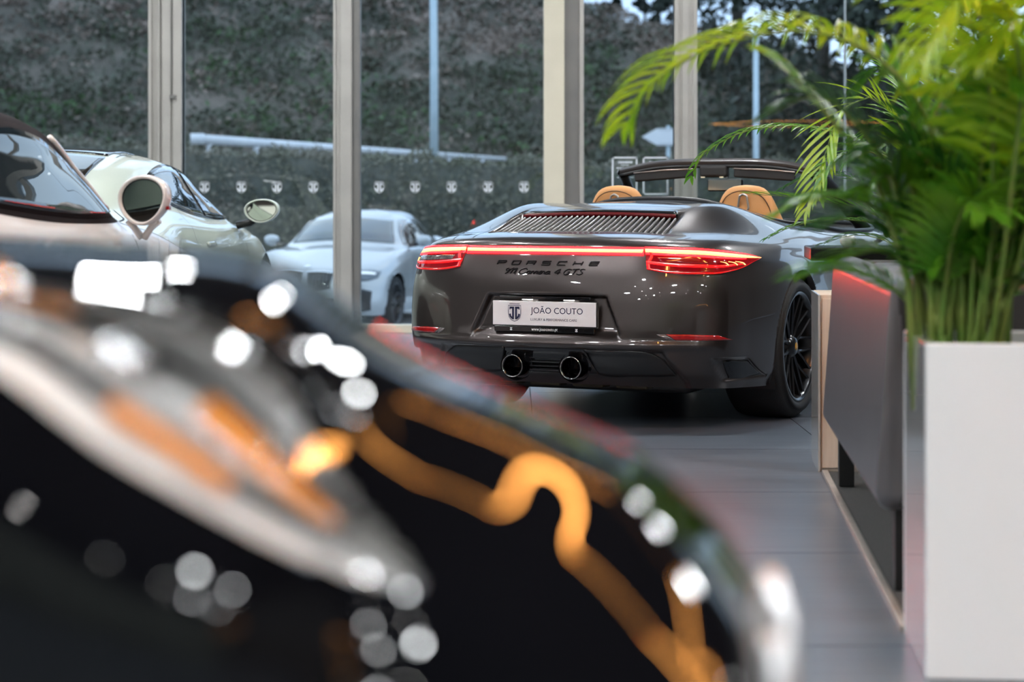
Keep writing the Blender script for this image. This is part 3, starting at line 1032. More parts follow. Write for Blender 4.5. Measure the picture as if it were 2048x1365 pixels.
# ---- bumper reflectors
for s in (False, True):
    r = patch(SKIN0, [(.575, .452), (.66, .452), (.78, .446)], [(.612, .426), (.70, .424), (.825, .424)], 'rear', 24, 4, 0.003, 0.01, False, mirror=s).build('bumper_reflector', M_REFLECTOR, hero, True)
    patch(SKIN0, [(.535, .452), (.572, .452)], [(.575, .427), (.609, .426)], 'rear', 6, 3, 0.003, 0.01, False, mirror=s).build('fog_lens', M_CLEARLENS, r, True)

# ---- diffuser blade, exhaust bay
Z1, Z2 = 0.381, 0.252
for s in (False, True):
    patch(SKIN, [(.20, .378), (.235, .374), (.42, .374), (.50, .366), (.55, .335)], [(.245, .262), (.262, .258), (.42, .256), (.54, .258), (.592, .262)], 'rear', 30, 8, 0.006, 0.012, mirror=s).build('diffuser_panel', M_SATIN, hero, True)
patch(SKIN, [(-.20, .379), (0, .382), (.20, .379)], [(-.245, .262), (0, .262), (.245, .262)], 'rear', 24, 6, 0.002, 0.012).build('exhaust_bay', M_GLOSSBLACK, hero, True)
for k in range(5):
    z = 0.272 + 0.019 * k
    MB().box((0, 0.072, z), (0.17, 0.03, 0.006)).build('diffuser_fin', M_SATIN, hero, bevel=0.002)
for xx in (-.147, .147):
    MX = Matrix.Translation((xx, 0.06, 0.292)) @ Matrix.Rotation(math.pi / 2, 4, 'X')
    MB().lathe([(0.052, -0.22), (0.052, 0.04), (0.0505, 0.056), (0.047, 0.058), (0.045, 0.05), (0.045, -0.20), (0.0, -0.2)], 40, MX).build('exhaust_tip', mat('black_chrome', (0.05, 0.05, 0.055), 0.12, 1.0), hero, True)
    MB().lathe([(0.0522, 0.054), (0.0526, 0.058), (0.0512, 0.0605), (0.0492, 0.0595), (0.0486, 0.055)], 40, MX).build('exhaust_rim', mat('bright_exhaust_edge', (0.55, 0.52, 0.5), 0.2, 1.0), hero, True)
    # hooded surround
    P = []
    for k in range(33):
        a = 2 * math.pi * k / 32
        P.append([(xx + (0.072 + 0.01 * abs(math.cos(a))) * math.cos(a), 0.05, 0.290 + 0.07 * math.sin(a)), (xx + 0.062 * math.cos(a), 0.10, 0.290 + 0.06 * math.sin(a))])
    MB().grid(P).build('exhaust_surround', M_SATIN, hero, True)

for s in (False, True):
    patch(SKIN, [(.772, .325), (.80, .328), (.845, .322)], [(.780, .240), (.82, .236), (.862, .246)], 'rear', 16, 8, 0.002, 0.004, mirror=s).build('bumper_slot', M_GLOSSBLACK, hero, True)

# ---- number plate
plate_y = 0.030
pl = MB().box((0, plate_y + 0.012, 0.532), (0.532, 0.012, 0.122)).build('number_plate', mat('black_plate_frame', (0.012, 0.012, 0.013), 0.25, coat=0.4), hero, bevel=0.004)
MB().box((0, plate_y + 0.004, 0.535), (0.522, 0.006, 0.112)).build('plate_blank', mat('plate_white', (0.72, 0.68, 0.69), 0.2, coat=0.6, noise=((0.70, 0.66, 0.67), 4)), pl, bevel=0.002)
MB().box((0.2675, plate_y + 0.003, 0.534), (0.006, 0.014, 0.116)).build('plate_edge_chrome', M_CHROME, pl)
MB().box((0, plate_y + 0.005, 0.462), (0.505, 0.012, 0.026)).build('plate_lower_bar', M_GLOSSBLACK, pl, bevel=0.003)
M_INK = mat('dark_blue_ink', (0.012, 0.014, 0.05), 0.4)
M_INKW = mat('white_print', (0.8, 0.8, 0.8), 0.5)


def flat_text(s, size, x, z, y, m, parent, name, width=None, shear=0.0, spacing=1.0, bold=0.0):
    me = text_mesh(s, size, 0.0, shear, 'CENTER', spacing, offset=bold)
    co = np.empty(len(me.vertices) * 3, np.float32)
    me.vertices.foreach_get('co', co)
    co = co.reshape(-1, 3)
    k = 1.0 if width is None else width / (co[:, 0].max() - co[:, 0].min())
    cx = (co[:, 0].max() + co[:, 0].min()) / 2
    out = np.stack([x + (co[:, 0] - cx) * k, np.full(len(co), y), z + co[:, 1]], -1)
    me.vertices.foreach_set('co', out.reshape(-1).astype(np.float32))
    me.update()
    return link(name, me, m, parent)


PY = plate_y - 0.0008
flat_text('JOÃO COUTO', 0.040, 0.065, 0.548, PY, M_INK, pl, 'plate_lettering', 0.262)
flat_text('LUXURY & PERFORMANCE CARS', 0.0155, 0.050, 0.507, PY, M_INK, pl, 'plate_lettering', 0.232)
mb = MB()
emblem(mb, 0.078, lambda p: (-0.148 + p.x * 0.98, PY, 0.537 + p.y))
mb.build('plate_emblem', M_INK, pl, fixn=False)
flat_text('www.joaocouto.pt', 0.021, 0.005, 0.4625, plate_y - 0.002, M_INKW, pl, 'plate_lettering', 0.132)
for xx in (-0.165, 0.165):
    mb = MB()
    emblem(mb, 0.018, lambda p: (xx + p.x, plate_y - 0.002, 0.462 + p.y), ring=False)
    mb.build('plate_emblem', M_INKW, pl, fixn=False)
# lamp bar above the plate
lb = MB().box((0, 0.055, 0.607), (0.46, 0.035, 0.014)).build('plate_lamp_bar', M_GLOSSBLACK, hero, bevel=0.004)
M_PLATELAMP = mat('plate_lamp', (0.9, 0.9, 0.9), 0.3, emit=(1, 0.96, 0.9), emit_s=4)
for xx in (-0.09, 0.12):
    MB().box((xx, 0.048, 0.599), (0.05, 0.012, 0.004)).build('plate_lamp', M_PLATELAMP, lb)
# tow hook cover, parking sensors
for (xx, zz, r) in ((0.332, 0.515, 0.0235), (-0.325, 0.637, 0.009), (0.60, 0.60, 0.009), (-0.62, 0.60, 0.009), (0.325, 0.637, 0.009)):
    P = [(xx + r * math.cos(2 * math.pi * k / 32), zz + r * math.sin(2 * math.pi * k / 32)) for k in range(33)]
    seam(SKIN, P, 'rear', 0.0016, 48, 0.0008).build('round_cover_seam', M_BLACK, hero)

# ---- lettering on the tail
M_BADGE = mat('gloss_black_badge', (0.004, 0.003, 0.004), 0.45, spec=0.12)


def letter_strokes(strokes, x0, z0, h, w, shear, dia, name, depth=0.007):
    for st_ in strokes:
        mb = MB()
        for s_ in st_:
            P = curve(s_, max(4, 5 * len(s_))) if len(s_) > 2 else np.array(s_, float)
            pts = []
            for p in P:
                xx, zz = x0 + p[0] * w + shear * p[1] * h, z0 + p[1] * h
                hit, nn = SKIN0.cast((xx, zz), 'rear')
                pts.append(hit + nn * depth * 0.4)
            mb.tube(pts, dia, 6)
        mb.build(name, M_BADGE, hero, True)


def block_letter(segs, x0, z0, h, w, shear, t, name='badge_letter'):
    mb = MB()
    for (xa, za, xb, zb) in segs:
        n_ = 3
        F_, B_ = [], []
        d = Vector((xb - xa, zb - za))
        hor = abs(d.x) > abs(d.y)
        for i in range(n_):
            cx, cz = xa + (xb - xa) * i / (n_ - 1), za + (zb - za) * i / (n_ - 1)
            for q in (-1, 1):
                px_, pz_ = (cx * w, cz * h + q * t / 2) if hor else (cx * w + q * t * 0.65, cz * h)
                xx, zz = x0 + px_ + shear * pz_, z0 + pz_
                hit, nn = SKIN0.cast((xx, zz), 'rear')
                F_.append(hit + nn * 0.006)
                B_.append(hit - nn * 0.001)
        vs = F_ + B_
        k = 2 * n_
        fs = []
        for i in range(n_ - 1):
            fs += [(2 * i, 2 * i + 1, 2 * i + 3, 2 * i + 2), (k + 2 * i, k + 2 * i + 2, k + 2 * i + 3, k + 2 * i + 1),
                   (2 * i, 2 * i + 2, k + 2 * i + 2, k + 2 * i), (2 * i + 1, k + 2 * i + 1, k + 2 * i + 3, 2 * i + 3)]
        fs += [(0, k, k + 1, 1), (k - 2, k - 1, 2 * k - 1, 2 * k - 2)]
        mb.add(vs, fs)
    mb.build(name, M_BADGE, hero)


GL = {'P': [(0, -.5, 0, .5), (0, .5, 1, .5), (1, .5, 1, 0), (0, 0, 1, 0)],
      'O': [(0, -.5, 0, .5), (0, .5, 1, .5), (1, .5, 1, -.5), (0, -.5, 1, -.5)],
      'R': [(0, -.5, 0, .5), (0, .5, 1, .5), (1, .5, 1, 0), (0, 0, 1, 0), (.95, 0, .95, -.5)],
      'S': [(0, .5, 1, .5), (0, .5, 0, 0), (0, 0, 1, 0), (1, 0, 1, -.5), (0, -.5, 1, -.5)],
      'C': [(0, .5, 1, .5), (0, -.5, 0, .5), (0, -.5, 1, -.5)],
      'H': [(0, -.5, 0, .5), (1, -.5, 1, .5), (0, 0, 1, 0)],
      'E': [(0, .5, 1, .5), (0, 0, 1, 0), (0, -.5, 1, -.5), (0, -.5, 0, .5)]}
for k, ch in enumerate('PORSCHE'):
    xc = -0.2455 + 0.0785 * k
    block_letter(GL[ch], xc - 0.02, 0.766, 0.0165, 0.040, 0.45, 0.0031)
SCRIPT = [  # 911 Carrera 4 GTS, in letter heights
    ([[(0.75, .72), (.45, .98), (.15, .75), (.35, .5), (.7, .62), (.8, .85), (.72, .3), (.3, .0)]], 0.0),
    ([[(.1, .75), (.5, 1.0), (.38, .0)]], 0.95), ([[(.1, .75), (.5, 1.0), (.38, .0)]], 1.6),
    ([[(1.45, .72), (1.2, .98), (.6, .9), (.15, .45), (.3, .05), (.85, .0), (1.4, .25)]], 2.75),
    ([[(.75, .5), (.4, .55), (.1, .25), (.3, .02), (.7, .3), (.78, .52), (.72, .1), (.95, .05)]], 4.25),
    ([[(0, .1), (.15, .5), (.35, .55), (.3, .45), (.55, .45), (.5, .1), (.75, .08)]], 5.15),
    ([[(0, .1), (.15, .5), (.35, .55), (.3, .45), (.55, .45), (.5, .1), (.75, .08)]], 5.8),
    ([[(.05, .25), (.5, .4), (.55, .58), (.25, .5), (.1, .15), (.35, .0), (.7, .12)]], 6.5),
    ([[(0, .1), (.15, .5), (.35, .55), (.3, .45), (.55, .45), (.5, .1), (.75, .08)]], 7.15),
    ([[(.75, .5), (.4, .55), (.1, .25), (.3, .02), (.7, .3), (.78, .52), (.72, .1), (1.0, .05)]], 7.8),
    ([[(.75, .0), (.8, .95), (.1, .32), (1.1, .36)]], 9.4),
    ([[(1.3, .8), (.95, .98), (.4, .8), (.15, .35), (.45, .0), (1.0, .12), (1.1, .45), (.75, .45)]], 11.0),
    ([[(.1, .95), (1.2, .98)], [(.65, .95), (.5, .0)]], 12.4),
    ([[(1.15, .85), (.75, 1.0), (.35, .8), (.6, .55), (.95, .3), (.6, .02), (.05, .1)]], 13.5)]
for strokes, xo in SCRIPT:
    letter_strokes([strokes], -0.226 + xo * 0.0276, 0.7155, 0.025, 0.0276, 0.42, 0.0027, 'script_badge_letter')

# ---- engine lid vent: framed well with fore-aft slats and a third brake light
M_WELL = mat('vent_well_black', (0.006, 0.006, 0.007), 0.6)
patch(SKIN, [(-.445, .405), (0, .405), (.445, .405)], [(-.415, .69), (0, .69), (.415, .69)], 'top', 40, 8, 0.003, 0.006).build('vent_well', M_WELL, hero)
NS = 30
M_SLAT = mat('slat_grey', (0.16, 0.15, 0.145), 0.35, 0.3, coat=0.3)
for k in range(NS):
    f = -1 + 2 * (k + 0.5) / NS
    pts = []
    for q in range(7):
        y = 0.402 + 0.250 * q / 6
        x = f * np.interp(y, [0.38, 0.70], [0.452, 0.422])
        h, nn = SKIN0.cast((x, y), 'top')
        pts.append((h, nn))
    mb = MB()
    Q = []
    for q, (h, nn) in enumerate(pts):
        e = 0.0042
        dz = -0.004 if 0 < q else -0.012
        Q.append([h + Vector((-e, 0, dz - 0.010)), h + Vector((-e, 0, dz)), h + Vector((0, 0, dz + 0.0015)), h + Vector((e, 0, dz)), h + Vector((e, 0, dz - 0.010))])
    mb.grid(Q)
    mb.f.append((0, 1, 2, 3, 4))
    mb.build('vent_slat', M_SLAT, hero, True)
patch(SKIN0, [(-.405, .676), (0, .680), (.405, .676)], [(-.40, .690), (0, .694), (.40, .690)], 'top', 40, 3, 0.003, 0.02).build('third_brake_light', mat('dark_red_lens', (0.10, 0.002, 0.004), 0.2, coat=0.4), hero, True)
patch(SKIN0, [(-.41, .692), (0, .696), (.41, .692)], [(-.39, .742), (0, .752), (.39, .742)], 'top', 40, 4, 0.005, 0.012).build('vent_hood', M_GLOSSBLACK, hero, True)
# raised lid panel edges and shut lines
for s in (False, True):
    seam(SKIN0, [(.455, .21), (.485, .38), (.455, .64), (.40, .80), (.28, .845), (0, .85)], 'top', 0.004, 60, 0.001, mirror=s).build('lid_seam', M_BLACK, hero)
    seam(SKIN0, [(.455, .405), (.60, .47), (.72, .62)], 'top', 0.003, 30, 0.001, mirror=s).build('lid_seam', M_BLACK, hero)
    seam(SKIN0, [(.50, .845), (.56, .862), (.60, .885)], 'rear', 0.003, 12, 0.001, mirror=s).build('wing_seam', M_BLACK, hero)
    seam(SKIN0, [(.47, .779), (.56, .772), (.68, .764)], 'right', 0.003, 16, 0.001, mirror=s).build('bumper_seam', M_BLACK, hero)
    seam(SKIN0, [(1.30, .915), (1.55, .90), (1.9, .875), (2.2, .86)], 'right', 0.003, 30, 0.001, mirror=s).build('tonneau_seam', M_BLACK, hero)
    seam(SKIN0, [(1.78, .86), (1.74, .70), (1.72, .45), (1.76, .24)], 'right', 0.004, 30, 0.001, mirror=s).build('door_seam', M_BLACK, hero)
    seam(SKIN0, [(2.98, .86), (3.0, .70), (2.98, .45), (2.95, .24)], 'right', 0.004, 30, 0.001, mirror=s).build('door_seam', M_BLACK, hero)
    sg_ = 1 if not s else -1

# ---- wheels
M_CREST = mat('yellow_crest_cap', (0.55, 0.38, 0.03), 0.35, noise=((0.25, 0.06, 0.02), 220))
for s in (-1, 1):
    make_wheel(hero, s * 0.915, 1.04, 0.346, 0.346, 0.30, 0.262, M_DARKMETAL, M_CREST, s)
    make_wheel(hero, s * 0.890, 3.49, 0.340, 0.340, 0.245, 0.262, M_DARKMETAL, M_CREST, s)

# ---- open cabin
ring = SKIN.G[:, -1, :]
P = [[tuple(p), (p[0] * 0.96, p[1] + (0.02 if p[1] < 2 else -0.02), p[2] - 0.03), (p[0] * 0.92, 2.3 + (p[1] - 2.3) * 0.93, 0.55), (p[0] * 0.85, 2.3 + (p[1] - 2.3) * 0.9, 0.30), (0, 2.3, 0.28)] for p in ring]
P.append(P[0])
MB().grid(P).build('cabin_tub', M_CABIN, hero, True)
lip = [Vector(p) + Vector((0, 0, 0.004)) for p in ring[::4]]
lip.append(lip[0])
MB().tube(lip, 0.013, 6, False).build('cabin_edge_trim', mat('black_edge_trim', (0.01, 0.011, 0.014), 0.4), hero, True)
# windscreen frame: header, pillars, glass
WB = [(-.70, 3.02, .905), (-.45, 3.24, .93), (0, 3.34, .935), (.45, 3.24, .93), (.70, 3.02, .905)]
WT = [(-.585, 2.42, 1.225), (-.38, 2.40, 1.262), (0, 2.39, 1.275), (.38, 2.40, 1.262), (.585, 2.42, 1.225)]
wb, wt = curve(WB, 25), curve(WT, 25)
hd = MB()
Q = []
for p in wt:
    p = Vector(p)
    Q.append([p + Vector((0, -0.035, 0.004)), p + Vector((0, -0.01, 0.020)), p + Vector((0, 0.035, 0.012)), p + Vector((0, 0.07, -0.016)), p + Vector((0, 0.05, -0.034)), p + Vector((0, 0.0, -0.034)), p + Vector((0, -0.035, -0.014)), p + Vector((0, -0.035, 0.004))])
hd.grid(Q)
hd.build('windscreen_header', mat('header_satin_trim', (0.05, 0.045, 0.045), 0.35, 0.2, coat=0.3), hero, True)
MB().tube([Vector(p) + Vector((0, -0.03, -0.024)) for p in wt], 0.010, 8).build('header_seal', M_BLACK, hero, True)
for s in (-1, 1):
    P = [Vector((s * .585, 2.42, 1.222)), Vector((s * .612, 2.55, 1.165)), Vector((s * .655, 2.78, 1.045)), Vector((s * .70, 3.02, .905))]
    Q = []
    for p in [Vector(q) for q in curve(P, 14)]:
        Q.append([p + Vector((s * 0.018, 0, 0.012)), p + Vector((s * 0.02, -0.02, -0.01)), p + Vector((-s * 0.02, -0.06, -0.035)), p + Vector((-s * 0.045, -0.02, -0.03)), p + Vector((-s * 0.03, 0.02, 0.0)), p + Vector((s * 0.018, 0, 0.012))])
    MB().grid(Q).build('windscreen_pillar', M_BLACK, hero, True)
M_SCREEN = glass_mat('windscreen_glass', (0.74, 0.80, 0.79), 1.5)
MB().grid([[Vector(a).lerp(Vector(b), t / 8) for t in range(9)] for a, b in zip(wb, wt)]).build('windscreen', M_SCREEN, hero, True)
# sun visors, interior mirror, header console
for s in (-1, 1):
    v = MB().box((s * 0.30, 2.36, 1.208 - 0.004), (0.36, 0.03, 0.058), 0, Matrix.Rotation(s * 0.07, 3, 'Y')).build('sun_visor', M_CABIN, hero, bevel=0.012)
    MB().tube([(s * 0.12, 2.342, 1.236), (s * 0.30, 2.340, 1.230), (s * 0.48, 2.342, 1.214)], 0.0035, 6).build('visor_piping', mat('visor_edge_metal', (0.45, 0.36, 0.33), 0.3, 0.7), v, True)
MB().box((0, 2.37, 1.222), (0.17, 0.06, 0.07)).build('header_console', M_CABIN, hero, bevel=0.02)
for s in (-1, 1):
    MB().box((s * 0.055, 2.335, 1.188), (0.022, 0.01, 0.007)).build('map_light', mat('map_light_lens', (0.8, 0.7, 0.5), 0.2), hero)
mr = MB().box((0.0, 2.56, 1.145), (0.215, 0.03, 0.072)).build('interior_mirror', M_BLACK, hero, bevel=0.012)
MB().box((0.0, 2.5435, 1.145), (0.198, 0.004, 0.058)).build('mirror_glass', mat('mirror_painted_grey', (0.50, 0.55, 0.53), 0.12, 0.6), mr, bevel=0.001)  # part-diffuse grey stands in for a bright reflection
MB().tube([(0, 2.57, 1.16), (0, 2.60, 1.21)], 0.012, 8).build('mirror_stem', M_BLACK, mr)
MB().box((0, 3.05, 0.80), (1.35, 0.5, 0.2)).build('dashboard', M_CABIN, hero, bevel=0.06)
MX = Matrix.Translation((-0.37, 2.72, 0.86)) @ Matrix.Rotation(math.radians(68), 4, 'X')
sw = MB().lathe([(0.17 + 0.016 * math.cos(a), 0.016 * math.sin(a)) for a in np.linspace(0, 2 * math.pi, 9)], 36, MX).build('steering_wheel', M_BLACK, hero, True)
# two tan seats with integrated head restraints
for s in (-1, 1):
    xs = s * 0.37
    prof = [(-.06, .30, .255), (.02, .50, .265), (.0, .70, .26), (-.04, .86, .235), (-.07, .97, .185), (-.085, 1.06, .150), (-.090, 1.11, .120), (-.088, 1.135, .075)]
    Q = []
    for (dy, z, hw) in prof:
        row = []
        for k in range(25):
            a = 2 * math.pi * k / 24
            t = 0.075 if z < 1.0 else 0.06 - (z - 1.0) * 0.2
            cx, sx = math.cos(a), math.sin(a)
            row.append((xs + hw * math.copysign(abs(cx) ** 0.6, cx), 1.93 + dy + t * math.copysign(abs(sx) ** 0.8, sx), z))
        Q.append(row)
    Q.append([(xs, 1.93 - .088, 1.140)] * 25)
    seat = MB().grid(Q).build('seat', M_TAN, hero, True)
    ss = seat.modifiers.new('soft', 'SUBSURF')
    ss.levels = ss.render_levels = 1
    # piping on the back of the head restraint
    rim_ = [(-.165, .95), (-.148, 1.03), (-.112, 1.085), (-.06, 1.112), (0, 1.120), (.06, 1.112), (.112, 1.085), (.148, 1.03), (.165, .95)]
    P = [(xs + p[0] * 0.92, 1.93 - .088 - 0.052 + max(0, abs(p[0]) - .08) * 0.28, p[1] - 0.012) for p in rim_]
    MB().tube(curve(P, 40), 0.003, 6).build('seat_piping', M_TANLINE, seat, True)
    if True:
        bz, by = 1.045, 1.93 - .088 - 0.058
        LP = [(xs - .02 + .0, by, bz - .042), (xs - .030, by, bz - .03), (xs - .020, by, bz + .035), (xs, by, bz + .046), (xs + .020, by, bz + .035), (xs + .030, by, bz - .03), (xs + .02, by, bz - .042), (xs - .02, by, bz - .042)]
        MB().tube(polyline(LP, 40), 0.006, 8).build('belt_guide', mat('satin_silver', (0.5, 0.48, 0.46), 0.3, 0.9), seat, True)
    MB().box((xs, 2.12, 0.42), (0.50, 0.52, 0.16)).build('seat_cushion', M_TAN, seat, bevel=0.05)
# door mirrors
for s in (-1, 1):
    P = []
    for k in range(13):
        a = math.pi * k / 12
        P.append([(s * (0.98 + 0.115 * math.cos(b) * math.sin(a)), 2.93 - 0.07 * math.cos(a), 0.965 + 0.07 * math.sin(b) * math.sin(a)) for b in np.linspace(0, 2 * math.pi, 21)])
    m_ = MB().grid(P).build('door_mirror', M_PAINT, hero, True)
    P = [[(s * (0.98 + r * 0.10 * math.cos(b)), 2.872, 0.965 + r * 0.06 * math.sin(b)) for b in np.linspace(0, 2 * math.pi, 21)] for r in (0.0, 0.5, 1.0)]
    MB().grid(P).build('mirror_glass', MATS['mirror_painted_grey'], m_)
    MB().tube([(s * 0.83, 2.95, 0.86), (s * 0.93, 2.95, 0.91)], 0.02, 8).build('mirror_foot', M_BLACK, m_, True)
# ================================================================ the other cars
def coupe_net():
    N = sports_net()
    up = {
        0: [(0, .62, .97), (0, .85, 1.03), (0, 1.35, 1.19), (0, 1.85, 1.30), (0, 2.1, 1.325), (0, 2.3, 1.33)],
        1: [(.28, .64, .968), (.28, .87, 1.025), (.26, 1.36, 1.185), (.25, 1.86, 1.293), (.18, 2.1, 1.32), (.06, 2.25, 1.33)],
        2: [(.52, .70, .955), (.50, .95, 1.01), (.47, 1.42, 1.17), (.44, 1.88, 1.275), (.30, 2.1, 1.31), (.1, 2.25, 1.33)],
        3: [(.68, .85, .93), (.61, 1.1, .995), (.56, 1.5, 1.15), (.52, 1.92, 1.255), (.34, 2.12, 1.305), (.12, 2.28, 1.33)],
        4: [(.745, 1.0, .915), (.67, 1.3, .99), (.60, 1.65, 1.14), (.555, 2.0, 1.245), (.36, 2.16, 1.305), (.13, 2.3, 1.33)],
        5: [(.79, 1.2, .91), (.71, 1.5, .99), (.635, 1.8, 1.13), (.57, 2.08, 1.24), (.37, 2.2, 1.305), (.13, 2.3, 1.33)],
        6: [(.82, 1.4, .905), (.74, 1.68, .985), (.65, 1.92, 1.125), (.575, 2.15, 1.24), (.37, 2.25, 1.305), (.13, 2.32, 1.33)],
        7: [(.825, 1.75, .89), (.765, 1.98, .95), (.67, 2.1, 1.115), (.58, 2.25, 1.24), (.37, 2.3, 1.305), (.13, 2.33, 1.33)],
        8: [(.83, 2.1, .865), (.785, 2.3, .92), (.68, 2.33, 1.10), (.575, 2.4, 1.235), (.37, 2.38, 1.30), (.13, 2.35, 1.33)],
        9: [(.835, 2.6, .855), (.79, 2.65, .905), (.68, 2.58, 1.09), (.56, 2.55, 1.225), (.36, 2.45, 1.30), (.13, 2.37, 1.33)],
        10: [(.835, 2.98, .86), (.785, 2.95, .905), (.67, 2.8, 1.06), (.54, 2.66, 1.215), (.34, 2.5, 1.295), (.12, 2.38, 1.33)],
        11: [(.78, 3.33, .865), (.70, 3.12, .92), (.60, 2.95, 1.06), (.48, 2.72, 1.225), (.30, 2.52, 1.30), (.1, 2.38, 1.33)],
        12: [(.60, 3.56, .84), (.52, 3.25, .93), (.45, 3.0, 1.08), (.37, 2.75, 1.24), (.24, 2.53, 1.305), (.08, 2.38, 1.33)],
        13: [(.42, 3.68, .80), (.35, 3.33, .935), (.30, 3.05, 1.09), (.25, 2.78, 1.25), (.16, 2.54, 1.31), (.05, 2.38, 1.33)],
        14: [(.24, 3.72, .79), (.18, 3.36, .94), (.155, 3.07, 1.095), (.13, 2.8, 1.255), (.08, 2.55, 1.315), (.03, 2.38, 1.33)],
        15: [(0, 3.74, .79), (0, 3.38, .94), (0, 3.08, 1.10), (0, 2.8, 1.26), (0, 2.55, 1.317), (0, 2.38, 1.33)]}
    return [N[i][:8] + up[i] + [(0, 2.34, 1.331)] for i in range(16)]


M_TINT = mat('dark_car_glass', (0.006, 0.008, 0.010), 0.02, coat=1.0, coat_rough=0.0, spec=1.0)
M_TINTGREY = mat('rear_screen_glass', (0.012, 0.010, 0.008), 0.04, coat=0.4, coat_rough=0.0)
DLO_T = [(1.60, 1.075), (1.70, 1.125), (1.88, 1.185), (2.10, 1.218), (2.34, 1.222), (2.58, 1.185), (2.80, 1.075), (2.965, .945)]
DLO_B = [(1.605, 1.065), (1.72, 1.035), (1.88, 1.00), (2.10, .968), (2.34, .948), (2.58, .936), (2.80, .932), (2.97, .938)]


def part_rows(s, k0, k1, name, m, parent, cut=()):
    """body mesh of control rows k0..k1 only"""
    a, b = k0 * s.nv, k1 * s.nv + 1
    t = object.__new__(Surf)
    t.G, t.U, t.nu, t.nv = s.G[:, a:b], s.U, s.nu, s.nv
    t.V = t.G.shape[1]
    t.refresh()
    return t.body(name, m, parent, cut)


def door_mirror(parent, x, y, z, s, m_shell, sc_=1.0, name='door_mirror', ax=0.108, az=0.080):
    """shell open to the rear with the glass set just inside"""
    def ringp(f, dy):
        return [(x + s * sc_ * ax * f * math.cos(b) * (1 + 0.14 * math.sin(b)), y + sc_ * dy, z + sc_ * az * f * (math.sin(b) + 0.06 * math.cos(b))) for b in np.linspace(0, 2 * math.pi, 33)]
    m = MB().grid([ringp(f, dy) for f, dy in ((0.84, -0.040), (0.87, -0.056), (0.93, -0.060), (0.98, -0.052), (1.0, -0.03), (0.98, 0.0), (0.90, 0.03), (0.72, 0.055), (0.4, 0.070), (0.0, 0.075))]).build(name, m_shell, parent, True)
    MB().grid([ringp(f, -0.043) for f in (0.86, 0.80)]).build('mirror_rim', M_BLACK, m)
    MB().grid([ringp(f, -0.041) for f in (0.0, 0.5, 0.84)]).build('mirror_glass', mat('green_mirror_silver', (0.80, 0.88, 0.78), 0.02, 1.0), m)
    return m


# ---- pale green-grey coupe
M_CHALK = mat('pale_sage_grey_paint', (0.50, 0.545, 0.47), 0.3, coat=1.0, coat_rough=0.01, noise=((0.485, 0.53, 0.455), 2))
chalk = thing('coupe_car', 'pale sage grey coupe with a dark glass roof, behind the white car', 'car', (-2.82, 9.23, 0), -math.radians(3.6))
chalk.scale = (1.1, 1.1, 1.02)
CS = Surf(coupe_net(), 14, 8)
CS.body('body', M_CHALK, chalk, [(1.04, 0.345, 0.37), (3.49, 0.34, 0.36)])
for s in (False, True):
    fr = patch(CS, [(a - 0.0, b + 0.016) for a, b in DLO_T], [(a, b - 0.012) for a, b in DLO_B], 'right', 40, 8, 0.003, 0.008, mirror=s).build('window_surround', M_GLOSSBLACK, chalk, True)
    patch(CS, DLO_T[:5], DLO_B[:5], 'right', 24, 10, 0.008, 0.006, mirror=s).build('quarter_window', M_TINT, fr, True)
    T2 = [(2.37, 1.222)] + DLO_T[5:]
    B2 = [(2.37, .947)] + DLO_B[5:]
    patch(CS, T2, B2, 'right', 30, 10, 0.008, 0.006, mirror=s).build('door_window', M_TINT, fr, True)
    seam(CS, [(1.86, .99), (1.80, .75), (1.78, .45), (1.82, .24)], 'right', 0.005, 30, 0.001, mirror=s).build('door_seam', M_BLACK, chalk)
    seam(CS, [(2.98, .91), (3.0, .70), (2.98, .45), (2.95, .24)], 'right', 0.005, 30, 0.001, mirror=s).build('door_seam', M_BLACK, chalk)
    hb = patch(CS, [(2.02, .80), (2.20, .80)], [(2.02, .775), (2.20, .775)], 'right', 8, 3, 0.012, 0.012, False, mirror=s).build('door_handle', M_CHALK, chalk, True)
    patch(CS, [(.50, .83), (.70, .81), (.86, .775)], [(.52, .745), (.70, .735), (.86, .765)], 'rear', 20, 5, 0.006, 0.02, mirror=s).build('tail_lamp', M_REDGLASS, chalk, True)
    sg_ = -1 if s else 1
    dm = door_mirror(chalk, sg_ * 0.985, 2.90, 0.972, sg_, M_CHALK, 0.92)
    MB().tube([(sg_ * 0.83, 2.95, .885), (sg_ * 0.90, 2.94, .90), (sg_ * 0.94, 2.93, .93)], 0.024, 8).build('mirror_foot', M_BLACK, dm, True)
    make_wheel(chalk, sg_ * 0.905, 1.04, 0.34, 0.34, 0.28, 0.26, M_DARKMETAL, M_CREST, sg_)
    make_wheel(chalk, sg_ * 0.885, 3.49, 0.335, 0.335, 0.24, 0.255, M_DARKMETAL, M_CREST, sg_)
patch(CS, [(-.43, .99), (0, .90), (.43, .99)], [(-.385, 1.80), (0, 1.84), (.385, 1.80)], 'top', 30, 16, 0.005, 0.008).build('rear_window', M_TINTGREY, chalk, True)
M_ROOFGLASS = mat('black_roof_glass', (0.01, 0.011, 0.013), 0.03, coat=1.0, coat_rough=0.0, spec=0.8)
patch(CS, [(-.38, 1.86), (0, 1.895), (.38, 1.86)], [(-.36, 2.55), (0, 2.62), (.36, 2.55)], 'top', 30, 16, 0.006, 0.008).build('roof_panel', M_ROOFGLASS, chalk, True)
for s in (-1, 1):
    seam(CS, [(s * .43, 1.84), (s * .425, 2.0), (s * .41, 2.3), (s * .40, 2.6)], 'top', 0.006, 24, 0.002).build('roof_seam', M_BLACK, chalk)
